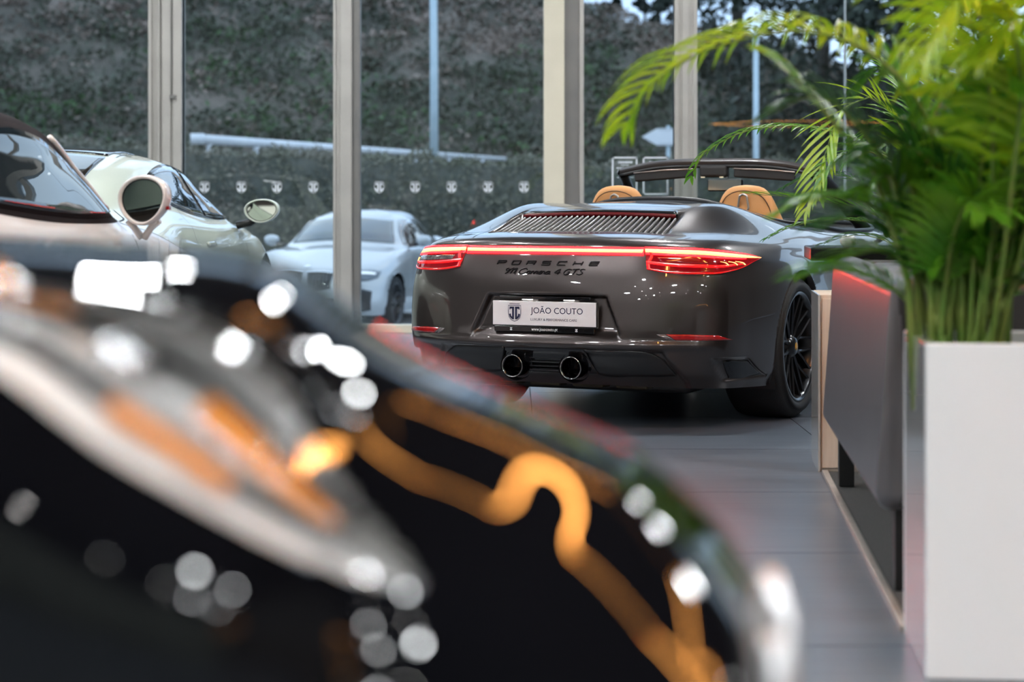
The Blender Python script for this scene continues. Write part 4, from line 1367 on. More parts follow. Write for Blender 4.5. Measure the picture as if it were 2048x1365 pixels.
patch(CS, [(-.42, 2.76), (0, 2.80), (.42, 2.76)], [(-.55, 3.12), (0, 3.33), (.55, 3.12)], 'top', 30, 10, 0.005, 0.008).build('windscreen', M_TINT, chalk, True)
MB().box((0, 2.3, 0.2), (1.2, 4.0, 0.1)).build('underbody', M_BLACK, chalk)
seam(CS, [(1.08, 0.985), (1.02, 0.95), (.90, 0.93)], 'right', 0.004, 16, 0.001).build('fuel_flap_seam', M_BLACK, chalk)

# ---- white soft-top car
M_CARWHITE = mat('warm_white_paint', (0.74, 0.69, 0.66), 0.3, coat=1.0, coat_rough=0.015, noise=((0.72, 0.67, 0.64), 2))
M_BURG = mat('burgundy_canvas', (0.006, 0.003, 0.004), 0.9, noise=((0.010, 0.004, 0.005), 90), bump=0.3, bump_scale=300, spec=0.2)
wcar = thing('soft_top_car', 'white car with a dark burgundy soft top, in front of the pale coupe', 'car', (-2.815, 4.2, 0), -math.radians(10))
wcar.scale = (1.08, 1.08, 1.08)
wnet = coupe_net()
wnet = [[(p[0] * {10: 1.06, 11: 1.14, 12: 1.12}.get(r, 1.0), p[1], p[2]) for r, p in enumerate(c_)] for c_ in wnet]   # upright side glass
WS = Surf(wnet, 14, 8)
part_rows(WS, 0, 9, 'body', M_CARWHITE, wcar, [(1.04, 0.345, 0.37), (3.49, 0.34, 0.36)])
part_rows(WS, 9, 14, 'soft_top', M_BURG, wcar)
WT_ = [(1.80, 1.09), (1.94, 1.16), (2.13, 1.19), (2.34, 1.194), (2.56, 1.160), (2.78, 1.058), (2.95, .942)]
WB_ = [(1.81, 1.00), (1.94, .985), (2.15, .965), (2.34, .950), (2.56, .938), (2.78, .933), (2.955, .936)]
for s in (False, True):
    sg_ = -1 if s else 1
    fr = patch(WS, [(a + 0.012, b + 0.022) for a, b in WT_], [(a + 0.01, b - 0.012) for a, b in WB_], 'right', 36, 8, 0.003, 0.008, mirror=s).build('window_surround', M_BURG, wcar, True)
    patch(WS, WT_, WB_, 'right', 36, 12, 0.009, 0.006, mirror=s).build('door_window', mat('sky_reflecting_side_glass', (0.02, 0.035, 0.045), 0.02, coat=1.0, coat_rough=0.0, spec=1.0, metal=0.35), fr, True)
    P = []
    for (a, b) in curve([(2.68, 1.178), (2.78, 1.125), (2.88, 1.06), (3.03, .945)], 16):
        h, nn = WS.cast((a, b), 'right')
        h = h + nn * 0.006
        P.append(Vector((-h.x, h.y, h.z)) if s else h)
    MB().tube(P, 0.010, 8).build('windscreen_pillar', M_CARWHITE, wcar, True)
    seam(WS, [(1.86, .96), (1.80, .75), (1.78, .45), (1.82, .24)], 'right', 0.005, 30, 0.001, mirror=s).build('door_seam', M_BLACK, wcar)
    seam(WS, [(2.98, .91), (3.0, .70), (2.98, .45), (2.95, .24)], 'right', 0.005, 30, 0.001, mirror=s).build('door_seam', M_BLACK, wcar)
    patch(WS, [(.50, .83), (.70, .81), (.86, .775)], [(.52, .745), (.70, .735), (.86, .765)], 'rear', 20, 5, 0.006, 0.02, mirror=s).build('tail_lamp', M_REDGLASS, wcar, True)
    dm = door_mirror(wcar, sg_ * 0.915, 2.90, 0.980, sg_, M_CARWHITE, 0.93, ax=0.090, az=0.090)
    for (xa, xb) in ((0.85, 0.885), (0.955, 0.895)):
        MB().tube([(sg_ * xa, 2.90, 0.915), (sg_ * (xa + xb) / 2, 2.91, 0.89), (sg_ * xb, 2.93, 0.858)], [0.014, 0.012, 0.013], 8).build('mirror_stalk', M_CARWHITE, dm, True)
    MB().box((sg_ * 0.995, 2.882, 0.955), (0.012, 0.02, 0.012)).build('side_repeater', M_REFLECTOR, dm)
    make_wheel(wcar, sg_ * 0.905, 1.04, 0.34, 0.34, 0.28, 0.26, M_DARKMETAL, M_CREST, sg_)
    make_wheel(wcar, sg_ * 0.885, 3.49, 0.335, 0.335, 0.24, 0.255, M_DARKMETAL, M_CREST, sg_)
patch(WS, [(-.40, 1.00), (0, .92), (.40, 1.00)], [(-.36, 1.45), (0, 1.48), (.36, 1.45)], 'top', 30, 10, 0.004, 0.008).build('rear_window', M_TINTGREY, wcar, True)
patch(WS, [(-.42, 2.76), (0, 2.80), (.42, 2.76)], [(-.55, 3.12), (0, 3.33), (.55, 3.12)], 'top', 30, 10, 0.005, 0.008).build('windscreen', M_TINT, wcar, True)
MB().box((0, 2.3, 0.2), (1.2, 4.0, 0.1)).build('underbody', M_BLACK, wcar)


# ---- silver saloon on the forecourt
def saloon_net():
    def d(y, w, y9=None):
        X = (w - .06, w - .01, w - .012, w - .006, w, w - .005, w - .02, w - .045, w - .075, w - .11)
        Z = (.2, .33, .48, .62, .74, .83, .89, .93, .955, .978)
        return [(x, y, z) for x, z in zip(X, Z)]

    def r(x, dy, k=1.0):
        return [(x, .1 + dy, .25), (x, .03 + dy, .4), (x, dy, .55), (x, .02 + dy, .7), (x, .05 + dy, .85), (x, .08 + dy, .95), (x, .12 + dy, 1.02), (x * k, .3 + dy, 1.055), (x * k, .5 + dy, 1.068), (x * .92 * k, .78 + dy, 1.075)]
    return [
        r(0, 0) + [(0, 1.1, 1.22), (0, 1.6, 1.40), (0, 2.0, 1.432), (0, 2.2, 1.435)],
        r(.32, .02) + [(.30, 1.12, 1.215), (.28, 1.62, 1.395), (.2, 2.0, 1.43), (.06, 2.2, 1.435)],
        r(.62, .09, .93) + [(.52, 1.2, 1.20), (.46, 1.66, 1.375), (.32, 2.0, 1.42), (.1, 2.2, 1.435)],
        [(.78, .34, .22), (.80, .30, .35), (.81, .28, .5), (.81, .28, .66), (.79, .3, .8), (.77, .33, .9), (.74, .37, .96), (.71, .55, 1.0), (.68, .75, 1.02), (.645, 1.0, 1.03), (.58, 1.35, 1.17), (.51, 1.75, 1.35), (.35, 2.03, 1.415), (.12, 2.22, 1.435)],
        [(.85, .62, .2), (.87, .6, .33), (.875, .6, .48), (.88, .6, .64), (.875, .6, .78), (.86, .62, .87), (.83, .65, .925), (.79, .78, .96), (.75, .95, .98), (.70, 1.15, .995), (.62, 1.5, 1.15), (.54, 1.85, 1.33), (.36, 2.06, 1.41), (.13, 2.23, 1.435)],
        d(.95, .905)[:9] + [(.75, 1.3, .985), (.65, 1.65, 1.14), (.56, 1.95, 1.32), (.37, 2.1, 1.41), (.13, 2.23, 1.435)],
        d(1.4, .905)[:9] + [(.785, 1.5, .982), (.68, 1.8, 1.135), (.575, 2.03, 1.315), (.37, 2.13, 1.41), (.13, 2.24, 1.435)],
        d(2.0, .905) + [(.70, 2.02, 1.13), (.585, 2.12, 1.31), (.375, 2.18, 1.408), (.13, 2.24, 1.435)],
        d(2.5, .905) + [(.70, 2.4, 1.125), (.585, 2.3, 1.308), (.375, 2.24, 1.406), (.13, 2.24, 1.435)],
        d(2.85, .905)[:9] + [(.79, 2.8, .978), (.69, 2.62, 1.12), (.575, 2.45, 1.305), (.37, 2.3, 1.405), (.13, 2.25, 1.435)],
        d(3.25, .905)[:8] + [(.82, 3.2, .955), (.77, 3.02, .982), (.665, 2.8, 1.12), (.56, 2.56, 1.305), (.36, 2.36, 1.404), (.12, 2.25, 1.434)],
        [(.86, 3.85, .2), (.90, 3.85, .33), (.905, 3.85, .48), (.907, 3.85, .62), (.905, 3.85, .72), (.89, 3.85, .79), (.86, 3.84, .845), (.82, 3.8, .885), (.77, 3.6, .93), (.70, 3.15, .988), (.62, 2.95, 1.13), (.53, 2.65, 1.31), (.33, 2.4, 1.40), (.1, 2.25, 1.432)],
        [(.80, 4.35, .2), (.84, 4.33, .33), (.85, 4.3, .48), (.845, 4.28, .6), (.83, 4.25, .69), (.80, 4.2, .755), (.755, 4.12, .805), (.69, 3.98, .855), (.61, 3.75, .915), (.52, 3.28, 1.0), (.46, 3.06, 1.15), (.40, 2.7, 1.33), (.26, 2.42, 1.41), (.08, 2.26, 1.433)],
        [(.62, 4.56, .2), (.66, 4.58, .33), (.66, 4.56, .48), (.65, 4.54, .6), (.63, 4.5, .68), (.60, 4.44, .735), (.56, 4.33, .785), (.49, 4.12, .85), (.42, 3.85, .92), (.35, 3.36, 1.01), (.31, 3.12, 1.16), (.27, 2.74, 1.34), (.18, 2.44, 1.415), (.05, 2.26, 1.434)],
        [(.36, 4.67, .2), (.38, 4.69, .33), (.38, 4.68, .48), (.37, 4.66, .6), (.36, 4.62, .69), (.34, 4.56, .75), (.32, 4.42, .80), (.28, 4.18, .87), (.23, 3.9, .94), (.18, 3.4, 1.015), (.16, 3.15, 1.165), (.14, 2.76, 1.345), (.09, 2.45, 1.417), (.03, 2.26, 1.434)],
        [(0, 4.7, .2), (0, 4.72, .33), (0, 4.71, .48), (0, 4.69, .6), (0, 4.65, .69), (0, 4.58, .755), (0, 4.44, .81), (0, 4.2, .88), (0, 3.92, .95), (0, 3.42, 1.02), (0, 3.16, 1.167), (0, 2.77, 1.347), (0, 2.45, 1.418), (0, 2.26, 1.435)],
    ]


M_SILVER = mat('silver_blue_paint', (0.44, 0.46, 0.48), 0.32, 0.45, coat=1.0, coat_rough=0.03, noise=((0.42, 0.44, 0.46), 3))
sal = thing('saloon_car', 'silver saloon car parked outside behind the glass, facing the showroom', 'car', (-1.446, 27.89, GZ), -math.radians(192.1))
SS = Surf([c_ + [(0, 2.23, 1.436)] for c_ in saloon_net()], 12, 7)
SS.body('body', M_SILVER, sal, [(.95, 0.33, 0.36), (3.85, 0.33, 0.36)])
M_SKYGLASS = mat('windscreen_sky_glass', (0.03, 0.05, 0.06), 0.03, coat=1.0, coat_rough=0.0, spec=1.0)
patch(SS, [(-.66, 1.02), (0, 1.065), (.66, 1.02)], [(-.52, 1.315), (0, 1.36), (.52, 1.315)], 'front', 30, 12, 0.005, 0.008).build('windscreen', M_SKYGLASS, sal, True)
for s in (False, True):
    sg_ = -1 if s else 1
    patch(SS, [(1.25, 1.08), (1.55, 1.22), (2.0, 1.29), (2.35, 1.29), (2.65, 1.21), (2.98, 1.02)], [(1.27, 1.02), (1.55, 1.005), (2.0, 1.0), (2.35, 1.0), (2.65, 1.0), (3.0, 1.0)], 'right', 36, 8, 0.005, 0.008, mirror=s).build('side_window', M_TINT, sal, True)
    hl = patch(SS, [(.38, .728), (.56, .74), (.72, .742), (.815, .715)], [(.42, .64), (.56, .622), (.72, .612), (.80, .64)], 'front', 24, 6, 0.006, 0.02, mirror=s).build('headlamp', mat('headlamp_lens', (0.10, 0.12, 0.14), 0.08, coat=1.0), sal, True)
    patch(SS, [(.42, .70), (.56, .71), (.70, .71), (.77, .698)], [(.42, .685), (.56, .69), (.70, .688), (.77, .68)], 'front', 24, 3, 0.009, 0.006, mirror=s).build('running_light', mat('running_light_white', (0.8, 0.85, 0.9), 0.3, emit=(0.9, 0.95, 1), emit_s=0.5), hl, True)
    gr = patch(SS, [(.03, .70), (.18, .712), (.345, .70)], [(.045, .50), (.18, .49), (.31, .52)], 'front', 16, 6, 0.004, 0.02, mirror=s).build('grille', M_GLOSSBLACK, sal, True)
    for q in range(7):
        xx = 0.055 + q * 0.042
        patch(SS, [(xx, .69), (xx, .52)], [(xx + .012, .69), (xx + .012, .52)], 'front', 6, 2, 0.009, 0.008, False, mirror=s).build('grille_bar', mat('dark_grille_bar', (0.05, 0.055, 0.06), 0.3, 0.6), gr)
    patch(SS, [(.01, .715), (.18, .73), (.37, .715)], [(.02, .70), (.18, .713), (.35, .70)], 'front', 16, 3, 0.008, 0.02, mirror=s).build('grille_surround', M_CHROME, sal, True)
    patch(SS, [(.50, .50), (.64, .52), (.76, .49)], [(.46, .25), (.62, .24), (.75, .27)], 'front', 16, 6, 0.004, 0.02, mirror=s).build('bumper_intake', M_BLACK, sal, True)
    dm = door_mirror(sal, sg_ * 0.99, 2.95, 1.05, sg_, M_SILVER, 0.9)
    MB().tube([(sg_ * 0.80, 2.95, .99), (sg_ * 0.92, 2.95, 1.01)], 0.022, 8).build('mirror_foot', M_BLACK, dm, True)
    make_wheel(sal, sg_ * 0.90, 3.85, 0.325, 0.325, 0.24, 0.245, M_DARKMETAL, M_BLACK, sg_, 8)
    make_wheel(sal, sg_ * 0.90, 0.95, 0.325, 0.325, 0.24, 0.245, M_DARKMETAL, M_BLACK, sg_, 8)
    seam(SS, [(3.05, .95), (3.1, .75), (3.08, .5), (3.05, .3)], 'right', 0.008, 20, 0.001, mirror=s).build('door_seam', M_BLACK, sal)
patch(SS, [(-.40, .40), (0, .41), (.40, .40)], [(-.42, .27), (0, .265), (.42, .27)], 'front', 20, 4, 0.004, 0.02).build('lower_grille', M_BLACK, sal, True)
h, nn = SS.cast((0, .775), 'front')
MX = Matrix.Translation(h + nn * 0.004) @ nn.to_track_quat('Z', 'Y').to_matrix().to_4x4()
MB().lathe([(0.0, 0.006), (0.032, 0.006), (0.04, 0.004), (0.041, 0.0)], 24, MX).build('bonnet_roundel', M_CHROME, sal, True)
MB().box((0, 2.3, 0.22), (1.3, 4.2, 0.12)).build('underbody', M_BLACK, sal)


# ---- black car filling the near left
M_PIANO = mat('deep_black_paint', (0.003, 0.003, 0.004), 0.4, coat=1.0, coat_rough=0.008, spec=0.0)
near = thing('black_car', 'glossy black car close to the camera, only its headlamp corner in view', 'car', (0, 0, 0))
# control net in metres, from picture position and depth: rows bonnet far side -> bonnet -> crest -> lamp top -> lamp foot -> bumper -> sill
SIL = [(-1500, 470, 2.5), (-700, 464, 2.4), (-150, 468, 2.3), (200, 481, 2.2), (560, 524, 2.0), (795, 678, 1.88), (1060, 808, 1.72), (1280, 910, 1.66), (1468, 1086, 1.60), (1545, 1214, 1.56), (1560, 1400, 1.53), (1550, 1650, 1.52), (1533, 1900, 1.52)]
TOP = [[], [], [], [], []]
for k, (px, py, Ys) in enumerate(SIL):                          # bonnet: hidden fall, skyline, ridge, shoulder, roll-off
    f = min(1.0, max(0.0, (k - 3) / 3.0))
    de = (py - HORIZON) / F_PX
    zs = CAM_H - de * Ys
    dk, db, d2 = 0.5 - 0.30 * f, 0.25 - 0.13 * f, 0.06 - 0.015 * f
    zk = zs + dk * de / 2
    zb = zk - db * (0.044 + 0.02 * f)
    for r_, (Y_, z_, dx) in enumerate(((Ys + 0.5, zs - 0.5 * de * 2.2 - 0.01, 8), (Ys, zs, 0), (Ys - dk, zk, -22 * f), (Ys - dk - db, zb, -48 * f), (Ys - dk - db - d2, zb - d2 * (0.2 + 0.2 * f), -70 * f))):
        TOP[r_].append((px + dx, HORIZON + (CAM_H - z_) * F_PX / Y_, Y_))
ROWS = TOP + [
    [(-1500, 560, 1.36), (-700, 560, 1.36), (-150, 572, 1.35), (130, 605, 1.34), (430, 705, 1.325), (660, 835, 1.305), (880, 960, 1.285), (1080, 1050, 1.272), (1260, 1155, 1.262), (1360, 1275, 1.26), (1380, 1410, 1.262), (1370, 1650, 1.27), (1355, 1900, 1.28)],
    [(-1500, 660, 1.28), (-700, 660, 1.29), (-220, 660, 1.285), (-10, 715, 1.275), (240, 890, 1.26), (500, 1040, 1.24), (760, 1120, 1.225), (1000, 1180, 1.217), (1170, 1255, 1.217), (1265, 1345, 1.223), (1285, 1455, 1.234), (1275, 1680, 1.245), (1260, 1920, 1.26)],
    [(-1500, 900, 1.22), (-700, 900, 1.23), (-250, 890, 1.225), (-40, 950, 1.217), (200, 1090, 1.204), (440, 1210, 1.194), (690, 1290, 1.188), (920, 1340, 1.187), (1090, 1400, 1.195), (1170, 1470, 1.205), (1190, 1560, 1.22), (1180, 1740, 1.235), (1170, 1940, 1.25)],
    [(-1500, 1500, 1.21), (-700, 1500, 1.22), (-300, 1480, 1.215), (-80, 1520, 1.205), (160, 1600, 1.195), (400, 1680, 1.19), (640, 1730, 1.19), (860, 1770, 1.195), (1020, 1800, 1.205), (1100, 1840, 1.215), (1120, 1890, 1.225), (1110, 1980, 1.24), (1100, 2080, 1.25)],
    [(-1500, 3140, 1.24), (-700, 3140, 1.25), (-300, 3120, 1.245), (-80, 3140, 1.235), (160, 3180, 1.225), (400, 3220, 1.22), (640, 3240, 1.22), (860, 3250, 1.225), (1020, 3260, 1.235), (1100, 3270, 1.245), (1120, 3280, 1.255), (1110, 3290, 1.27), (1100, 3300, 1.28)],
]
ROWS[5][5] = (660, 900, 1.312)
for k in range(6, 13):                                          # rounded nose below the bonnet edge
    p = at(*ROWS[4][k])
    Y_, z_ = p.y, p.z
    for r_, (dy, dz, dx) in enumerate(((0.05, 0.0275, -150), (0.042, 0.035, -240), (0.03, 0.055, -330), (0.015, 0.12, -400), (-0.01, 0.5, -420))):
        Y_, z_ = Y_ - dy, max(z_ - dz, 0.2)
        ROWS[5 + r_][k] = (SIL[k][0] + dx, HORIZON + (CAM_H - z_) * F_PX / Y_, Y_)
NET = np.array([[at(*p) for p in r] for r in ROWS])
back = []                                                       # carry the wing and door on past the edge of the picture
for dx, dz in ((-1.9, 0.03), (-0.9, 0.02)):
    c_ = NET[:, :1].copy()
    c_[..., 0] += dx
    c_[..., 2] += dz
    back.append(c_)
NET = np.concatenate(back + [NET], 1)


def loft(NET, a, b):
    n_, m_ = NET.shape[:2]
    du = np.linalg.norm(np.diff(NET, axis=0), axis=2).mean(1)
    tu = np.concatenate([[0], np.cumsum(du)])
    dv = np.linalg.norm(np.diff(NET, axis=1), axis=2).mean(0)
    tv = np.concatenate([[0], np.cumsum(dv)])
    u = np.concatenate([np.linspace(tu[i], tu[i + 1], a, endpoint=False) for i in range(n_ - 1)] + [[tu[-1]]])
    v = np.concatenate([np.linspace(tv[i], tv[i + 1], b, endpoint=False) for i in range(m_ - 1)] + [[tv[-1]]])
    A = hermite(tu, NET.reshape(n_, -1), u).reshape(len(u), m_, 3)
    return hermite(tv, A.transpose(1, 0, 2).reshape(m_, -1), v).reshape(len(v), len(u), 3).transpose(1, 0, 2)


AR, BR = 16, 16
NG = loft(NET, AR, BR)
# lamp opening: between rows 3 and 4, columns 2.2 .. 6
r3, r4 = 5 * AR, 6 * AR
c0, c1 = int(3.6 * BR), int(8.0 * BR)


def lamp_edges(j):
    """row range of the lamp at column j (in grid steps); it narrows to a point at its lower right"""
    t = (j - c0) / (c1 - c0)
    w = min(1.0, (1 - t) * 3.2) ** 0.6
    mid = r3 + (r4 - r3) * (0.5 + 0.30 * smooth01(np.array((t - 0.6) / 0.4)).item())
    h = (r4 - r3) * 0.62 * w
    return mid - h, mid + h


mb = MB()
idx = {}
U_, V_ = NG.shape[:2]
keep = np.ones((U_ - 1, V_ - 1), bool)
for j in range(c0, c1):
    a_, b_ = lamp_edges(j + 0.5)
    keep[int(round(a_)):int(round(b_)), j] = False
mb.v = [tuple(p) for p in NG.reshape(-1, 3)]
mb.f = [(i * V_ + j, i * V_ + j + 1, (i + 1) * V_ + j + 1, (i + 1) * V_ + j) for i in range(U_ - 1) for j in range(V_ - 1) if keep[i, j]]
o = mb.build('body', M_PIANO, near, True)


def ng(i, j):
    i0, j0 = int(min(max(i, 0), U_ - 2)), int(min(max(j, 0), V_ - 2))
    fi, fj = i - i0, j - j0
    return Vector((NG[i0, j0] * (1 - fi) + NG[i0 + 1, j0] * fi) * (1 - fj) + (NG[i0, j0 + 1] * (1 - fi) + NG[i0 + 1, j0 + 1] * fi) * fj)


def lamp_surface(shrink, push, n=48, m=14):
    P = []
    for k in range(n):
        j = c0 + (c1 - c0 - 0.3) * k / (n - 1)
        a_, b_ = lamp_edges(j)
        mid, h_ = (a_ + b_) / 2, (b_ - a_) / 2 * shrink
        row = []
        for q in range(m):
            f = -1 + 2 * q / (m - 1)
            p = ng(mid + f * h_, j)
            row.append(p + Vector((0.05, 1, -0.1)).normalized() * (push * (1 - f * f) ** 0.5 + (0.004 if push else 0)))
        P.append(row)
    return P


M_LAMPBOWL = mat('headlamp_reflector_silver', (0.94, 0.93, 0.91), 0.4, 0.0, noise=((0.74, 0.73, 0.72), 9))
hl = MB().grid(lamp_surface(1.04, 0.055)).build('headlamp', M_LAMPBOWL, near, True)
MB().grid(lamp_surface(1.02, 0.0)).build('lamp_lens', glass_mat('lamp_lens_clear', (0.93, 0.93, 0.93), 1.5, 1.6), hl, True)
M_DRL = mat('lamp_module_white', (0.8, 0.8, 0.8), 0.15, 0.5)
for (fi, fj, r) in ((0.45, 0.20, 0.022), (0.55, 0.48, 0.020), (0.55, 0.72, 0.016)):
    j = c0 + (c1 - c0) * fj
    a_, b_ = lamp_edges(j)
    p = ng(a_ + (b_ - a_) * fi, j) + Vector((0.0, 0.045, 0))
    d = Vector((0.35, -1, 0.0)).normalized()
    MX = Matrix.Translation(p) @ d.to_track_quat('Z', 'Y').to_matrix().to_4x4()
    MB().lathe([(0, 0.012), (r * 0.5, 0.010), (r * 0.85, 0.004), (r, -0.004), (r * 1.15, -0.004), (r * 1.2, -0.03)], 28, MX).build('projector_lens', M_CHROME, hl, True)
for q in range(4):
    P = []
    for k in range(20):
        j = c0 + (c1 - c0) * (0.08 + 0.80 * k / 19)
        a_, b_ = lamp_edges(j)
        P.append(ng(a_ + (b_ - a_) * (0.16 + 0.22 * q), j) + Vector((0, 0.035 + 0.01 * (q % 2), 0)))
    MB().tube(P, 0.0055, 8).build('lamp_fin', M_DRL if q % 2 == 0 else M_GLOSSBLACK, hl, True)
M_AMBERREFL = mat('painted_amber_reflection', (0.85, 0.30, 0.05), 0.2, coat=0.8)  # the ring lamp's orange reflection, put in as coloured strips
for (fa, fb, t0, t1) in ((0.20, 0.30, 0.12, 0.34), (0.40, 0.56, 0.60, 0.86), (0.72, 0.84, 0.50, 0.72)):
    A_, B_ = [], []
    for k in range(14):
        j = c0 + (c1 - c0) * (t0 + (t1 - t0) * k / 13)
        a_, b_ = lamp_edges(j)
        A_.append(ng(a_ + (b_ - a_) * fa, j) + Vector((0, 0.028, 0)))
        B_.append(ng(a_ + (b_ - a_) * fb, j) + Vector((0, 0.026, 0)))
    MB().grid([A_, [(p + q) / 2 + Vector((0, -0.006, 0)) for p, q in zip(A_, B_)], B_]).build('amber_reflection_strip', M_AMBERREFL, hl, True)
# satin grille frame at the nose, just round the corner
P2 = [ng(1.15 * AR, j) + Vector((0.004, -0.006, 0.0)) for j in np.linspace(10.6 * BR, 14 * BR, 24)]
MB().tube(P2, 0.012, 10).build('grille_frame', mat('satin_silver_trim', (0.62, 0.62, 0.63), 0.3, 0.8), near, True)
P3 = [ng(2.0 * AR, j) + Vector((0.004, -0.006, 0.0)) for j in np.linspace(11.0 * BR, 14 * BR, 24)]
MB().tube(P3, 0.009, 10).build('grille_frame', MATS['satin_silver_trim'], near, True)
MX = Matrix.Translation((-0.88, 1.215, 0.37)) @ Matrix.Rotation(math.pi / 2, 4, 'X')
MB().lathe([(0.0, 0.0), (0.42, 0.0), (0.435, -0.004), (0.435, -0.02)], 48, MX).build('arch_liner', M_BLACK, near, True)
nw = make_wheel(near, 0.0, 0.0, 0.37, 0.37, 0.2, 0.27, M_DARKMETAL, M_BLACK, 1)
nw.rotation_euler = (0, 0, -math.pi / 2)
nw.location = (-0.88, 1.17, 0)
rebase(near, (-0.5, 1.6, 0))
# ================================================================ lounge area
RZ = -math.radians(4.95)
UX, UY = Vector((math.cos(RZ), math.sin(RZ), 0)), Vector((-math.sin(RZ), math.cos(RZ), 0))
M_CARPET = mat('dark_grey_carpet', (0.05, 0.05, 0.05), 0.95, noise=((0.085, 0.082, 0.078), 160), bump=0.5, bump_scale=400)
M_TRIM = mat('brushed_edge_trim', (0.42, 0.38, 0.34), 0.4, 0.6, noise=((0.36, 0.33, 0.30), 20))
rug = thing('carpet_platform', 'dark grey carpet with a pale metal edge under the sofa', 'carpet', (0.957, 4.9, 0), RZ)
MB().box((1.5, 1.41, 0.006), (2.98, 2.82, 0.012)).build('carpet_pile', M_CARPET, rug)
MB().box((0.006, 1.41, 0.009), (0.024, 2.83, 0.018)).build('edge_trim', M_TRIM, rug, bevel=0.003)
MB().box((1.5, 0.006, 0.009), (2.99, 0.02, 0.018)).build('edge_trim', M_TRIM, rug, bevel=0.003)

M_FABRIC = mat('grey_glazed_leather', (0.10, 0.098, 0.105), 0.30, noise=((0.085, 0.083, 0.09), 14), bump=0.04, bump_scale=30, stretch=(3, 3, 0.4))
M_FABDARK = mat('black_leather', (0.018, 0.018, 0.018), 0.5, noise=((0.024, 0.023, 0.022), 20))
sofa = thing('sofa', 'grey leather sofa on black legs with its back to the cars, mirroring red light', 'sofa', (0.985, 5.28, 0.0125), RZ)
L_ = 2.12


def soft_box(c, s, b, name, m, parent, segs=4):
    o = MB().box(c, s).build(name, m, parent, bevel=b, segs=segs)
    return o


bk = soft_box((0.055, L_ / 2, 0.53), (0.11, L_, 0.62), 0.05, 'back_panel', M_FABRIC, sofa)
for v in bk.data.vertices:                                      # the back leans slightly inwards
    v.co.x += (v.co.z - 0.22) * 0.07 - 0.025
soft_box((0.43, 0.03, 0.525), (0.80, 0.06, 0.60), 0.025, 'side_panel', M_FABDARK, sofa)
soft_box((0.43, L_ - 0.03, 0.525), (0.80, 0.06, 0.60), 0.025, 'side_panel', M_FABDARK, sofa)
soft_box((0.42, L_ / 2, 0.29), (0.78, L_ - 0.12, 0.14), 0.03, 'seat_base', M_FABDARK, sofa)
for k in range(2):
    soft_box((0.47, 0.56 + k * 1.0, 0.42), (0.70, 0.98, 0.14), 0.05, 'seat_cushion', M_FABRIC, sofa)
    soft_box((0.20, 0.56 + k * 1.0, 0.64), (0.18, 0.98, 0.36), 0.06, 'back_cushion', M_FABRIC, sofa)
for (x, y) in ((0.06, 0.09), (0.06, L_ - 0.08), (0.76, 0.09), (0.76, L_ - 0.08)):
    MB().box((x, y, 0.12), (0.055, 0.055, 0.235)).build('leg', mat('black_steel_leg', (0.008, 0.008, 0.008), 0.4), sofa, bevel=0.003)
seam_pts = [(0.11, 0.0, 0.8)]

# white pedestal cabinet at the far end of the carpet
M_LIMED = mat('limed_wood', (0.60, 0.50, 0.41), 0.5, noise=((0.66, 0.56, 0.47), 10), stretch=(6, 6, 0.6))
M_ACRY = mat('pale_glossy_panel', (0.42, 0.42, 0.41), 0.12, coat=0.6)
ped = thing('side_cabinet', 'pale wooden side cabinet with a glossy side behind the sofa leg', 'cabinet', (1.20, 7.79, 0), RZ)
MB().box((0.20, 0.21, 0.345), (0.40, 0.40, 0.69)).build('carcass', M_LIMED, ped, bevel=0.003)
MB().box((-0.004, 0.20, 0.345), (0.008, 0.42, 0.688)).build('side_panel', M_ACRY, ped)
MB().box((0.20, 0.004, 0.345), (0.385, 0.008, 0.66)).build('door', M_LIMED, ped, bevel=0.002)

# black desk
desk = thing('desk', 'black-topped desk standing behind the sofa beside the convertible', 'desk', (1.235, 8.28, 0), RZ)
MB().box((0.55, 0.22, 0.835), (1.10, 0.44, 0.055)).build('desk_top', mat('black_desk_top', (0.006, 0.006, 0.006), 0.22, coat=0.3), desk, bevel=0.006)
for x in (0.5, 1.02):
    MB().box((x, 0.22, 0.405), (0.04, 0.38, 0.81)).build('leg', M_BLACK, desk, bevel=0.003)
MB().box((0.76, 0.22, 0.72), (0.5, 0.02, 0.12)).build('rail', M_BLACK, desk)
bowl = tag(MB().lathe([(0.0, 0.0), (0.022, 0.0), (0.034, 0.012), (0.036, 0.028), (0.026, 0.046), (0.0, 0.050)], 24).build('white_candle_pot', M_WHITE, None, True), 'small white round pot standing on the black desk', 'pot')
bowl.location = at(1697, 497, 8.42)
bowl.location.z = 0.8628

# white planter with palm
plant_y0 = 4.42
pln = thing('planter_box', 'large white lacquered planter box holding the palm', 'planter', (0.916, plant_y0, 0), RZ)
W_, D_, H_ = 1.25, 0.465, 0.742
t_ = 0.03
MB().box((W_ / 2, t_ / 2, H_ / 2), (W_, t_, H_)).build('front_panel', M_WHITE, pln, bevel=0.004)
MB().box((W_ / 2, D_ - t_ / 2, H_ / 2), (W_, t_, H_)).build('rear_panel', M_WHITE, pln, bevel=0.004)
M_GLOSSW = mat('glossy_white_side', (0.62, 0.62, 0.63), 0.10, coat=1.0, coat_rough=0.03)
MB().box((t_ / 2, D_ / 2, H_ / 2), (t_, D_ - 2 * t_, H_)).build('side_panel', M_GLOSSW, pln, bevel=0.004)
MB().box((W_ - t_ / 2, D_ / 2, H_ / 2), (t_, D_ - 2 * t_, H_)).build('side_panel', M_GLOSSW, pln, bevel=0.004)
M_SOIL = mat('dark_potting_soil', (0.03, 0.02, 0.014), 0.95, noise=((0.06, 0.045, 0.03), 40), bump=1.0, bump_scale=60)
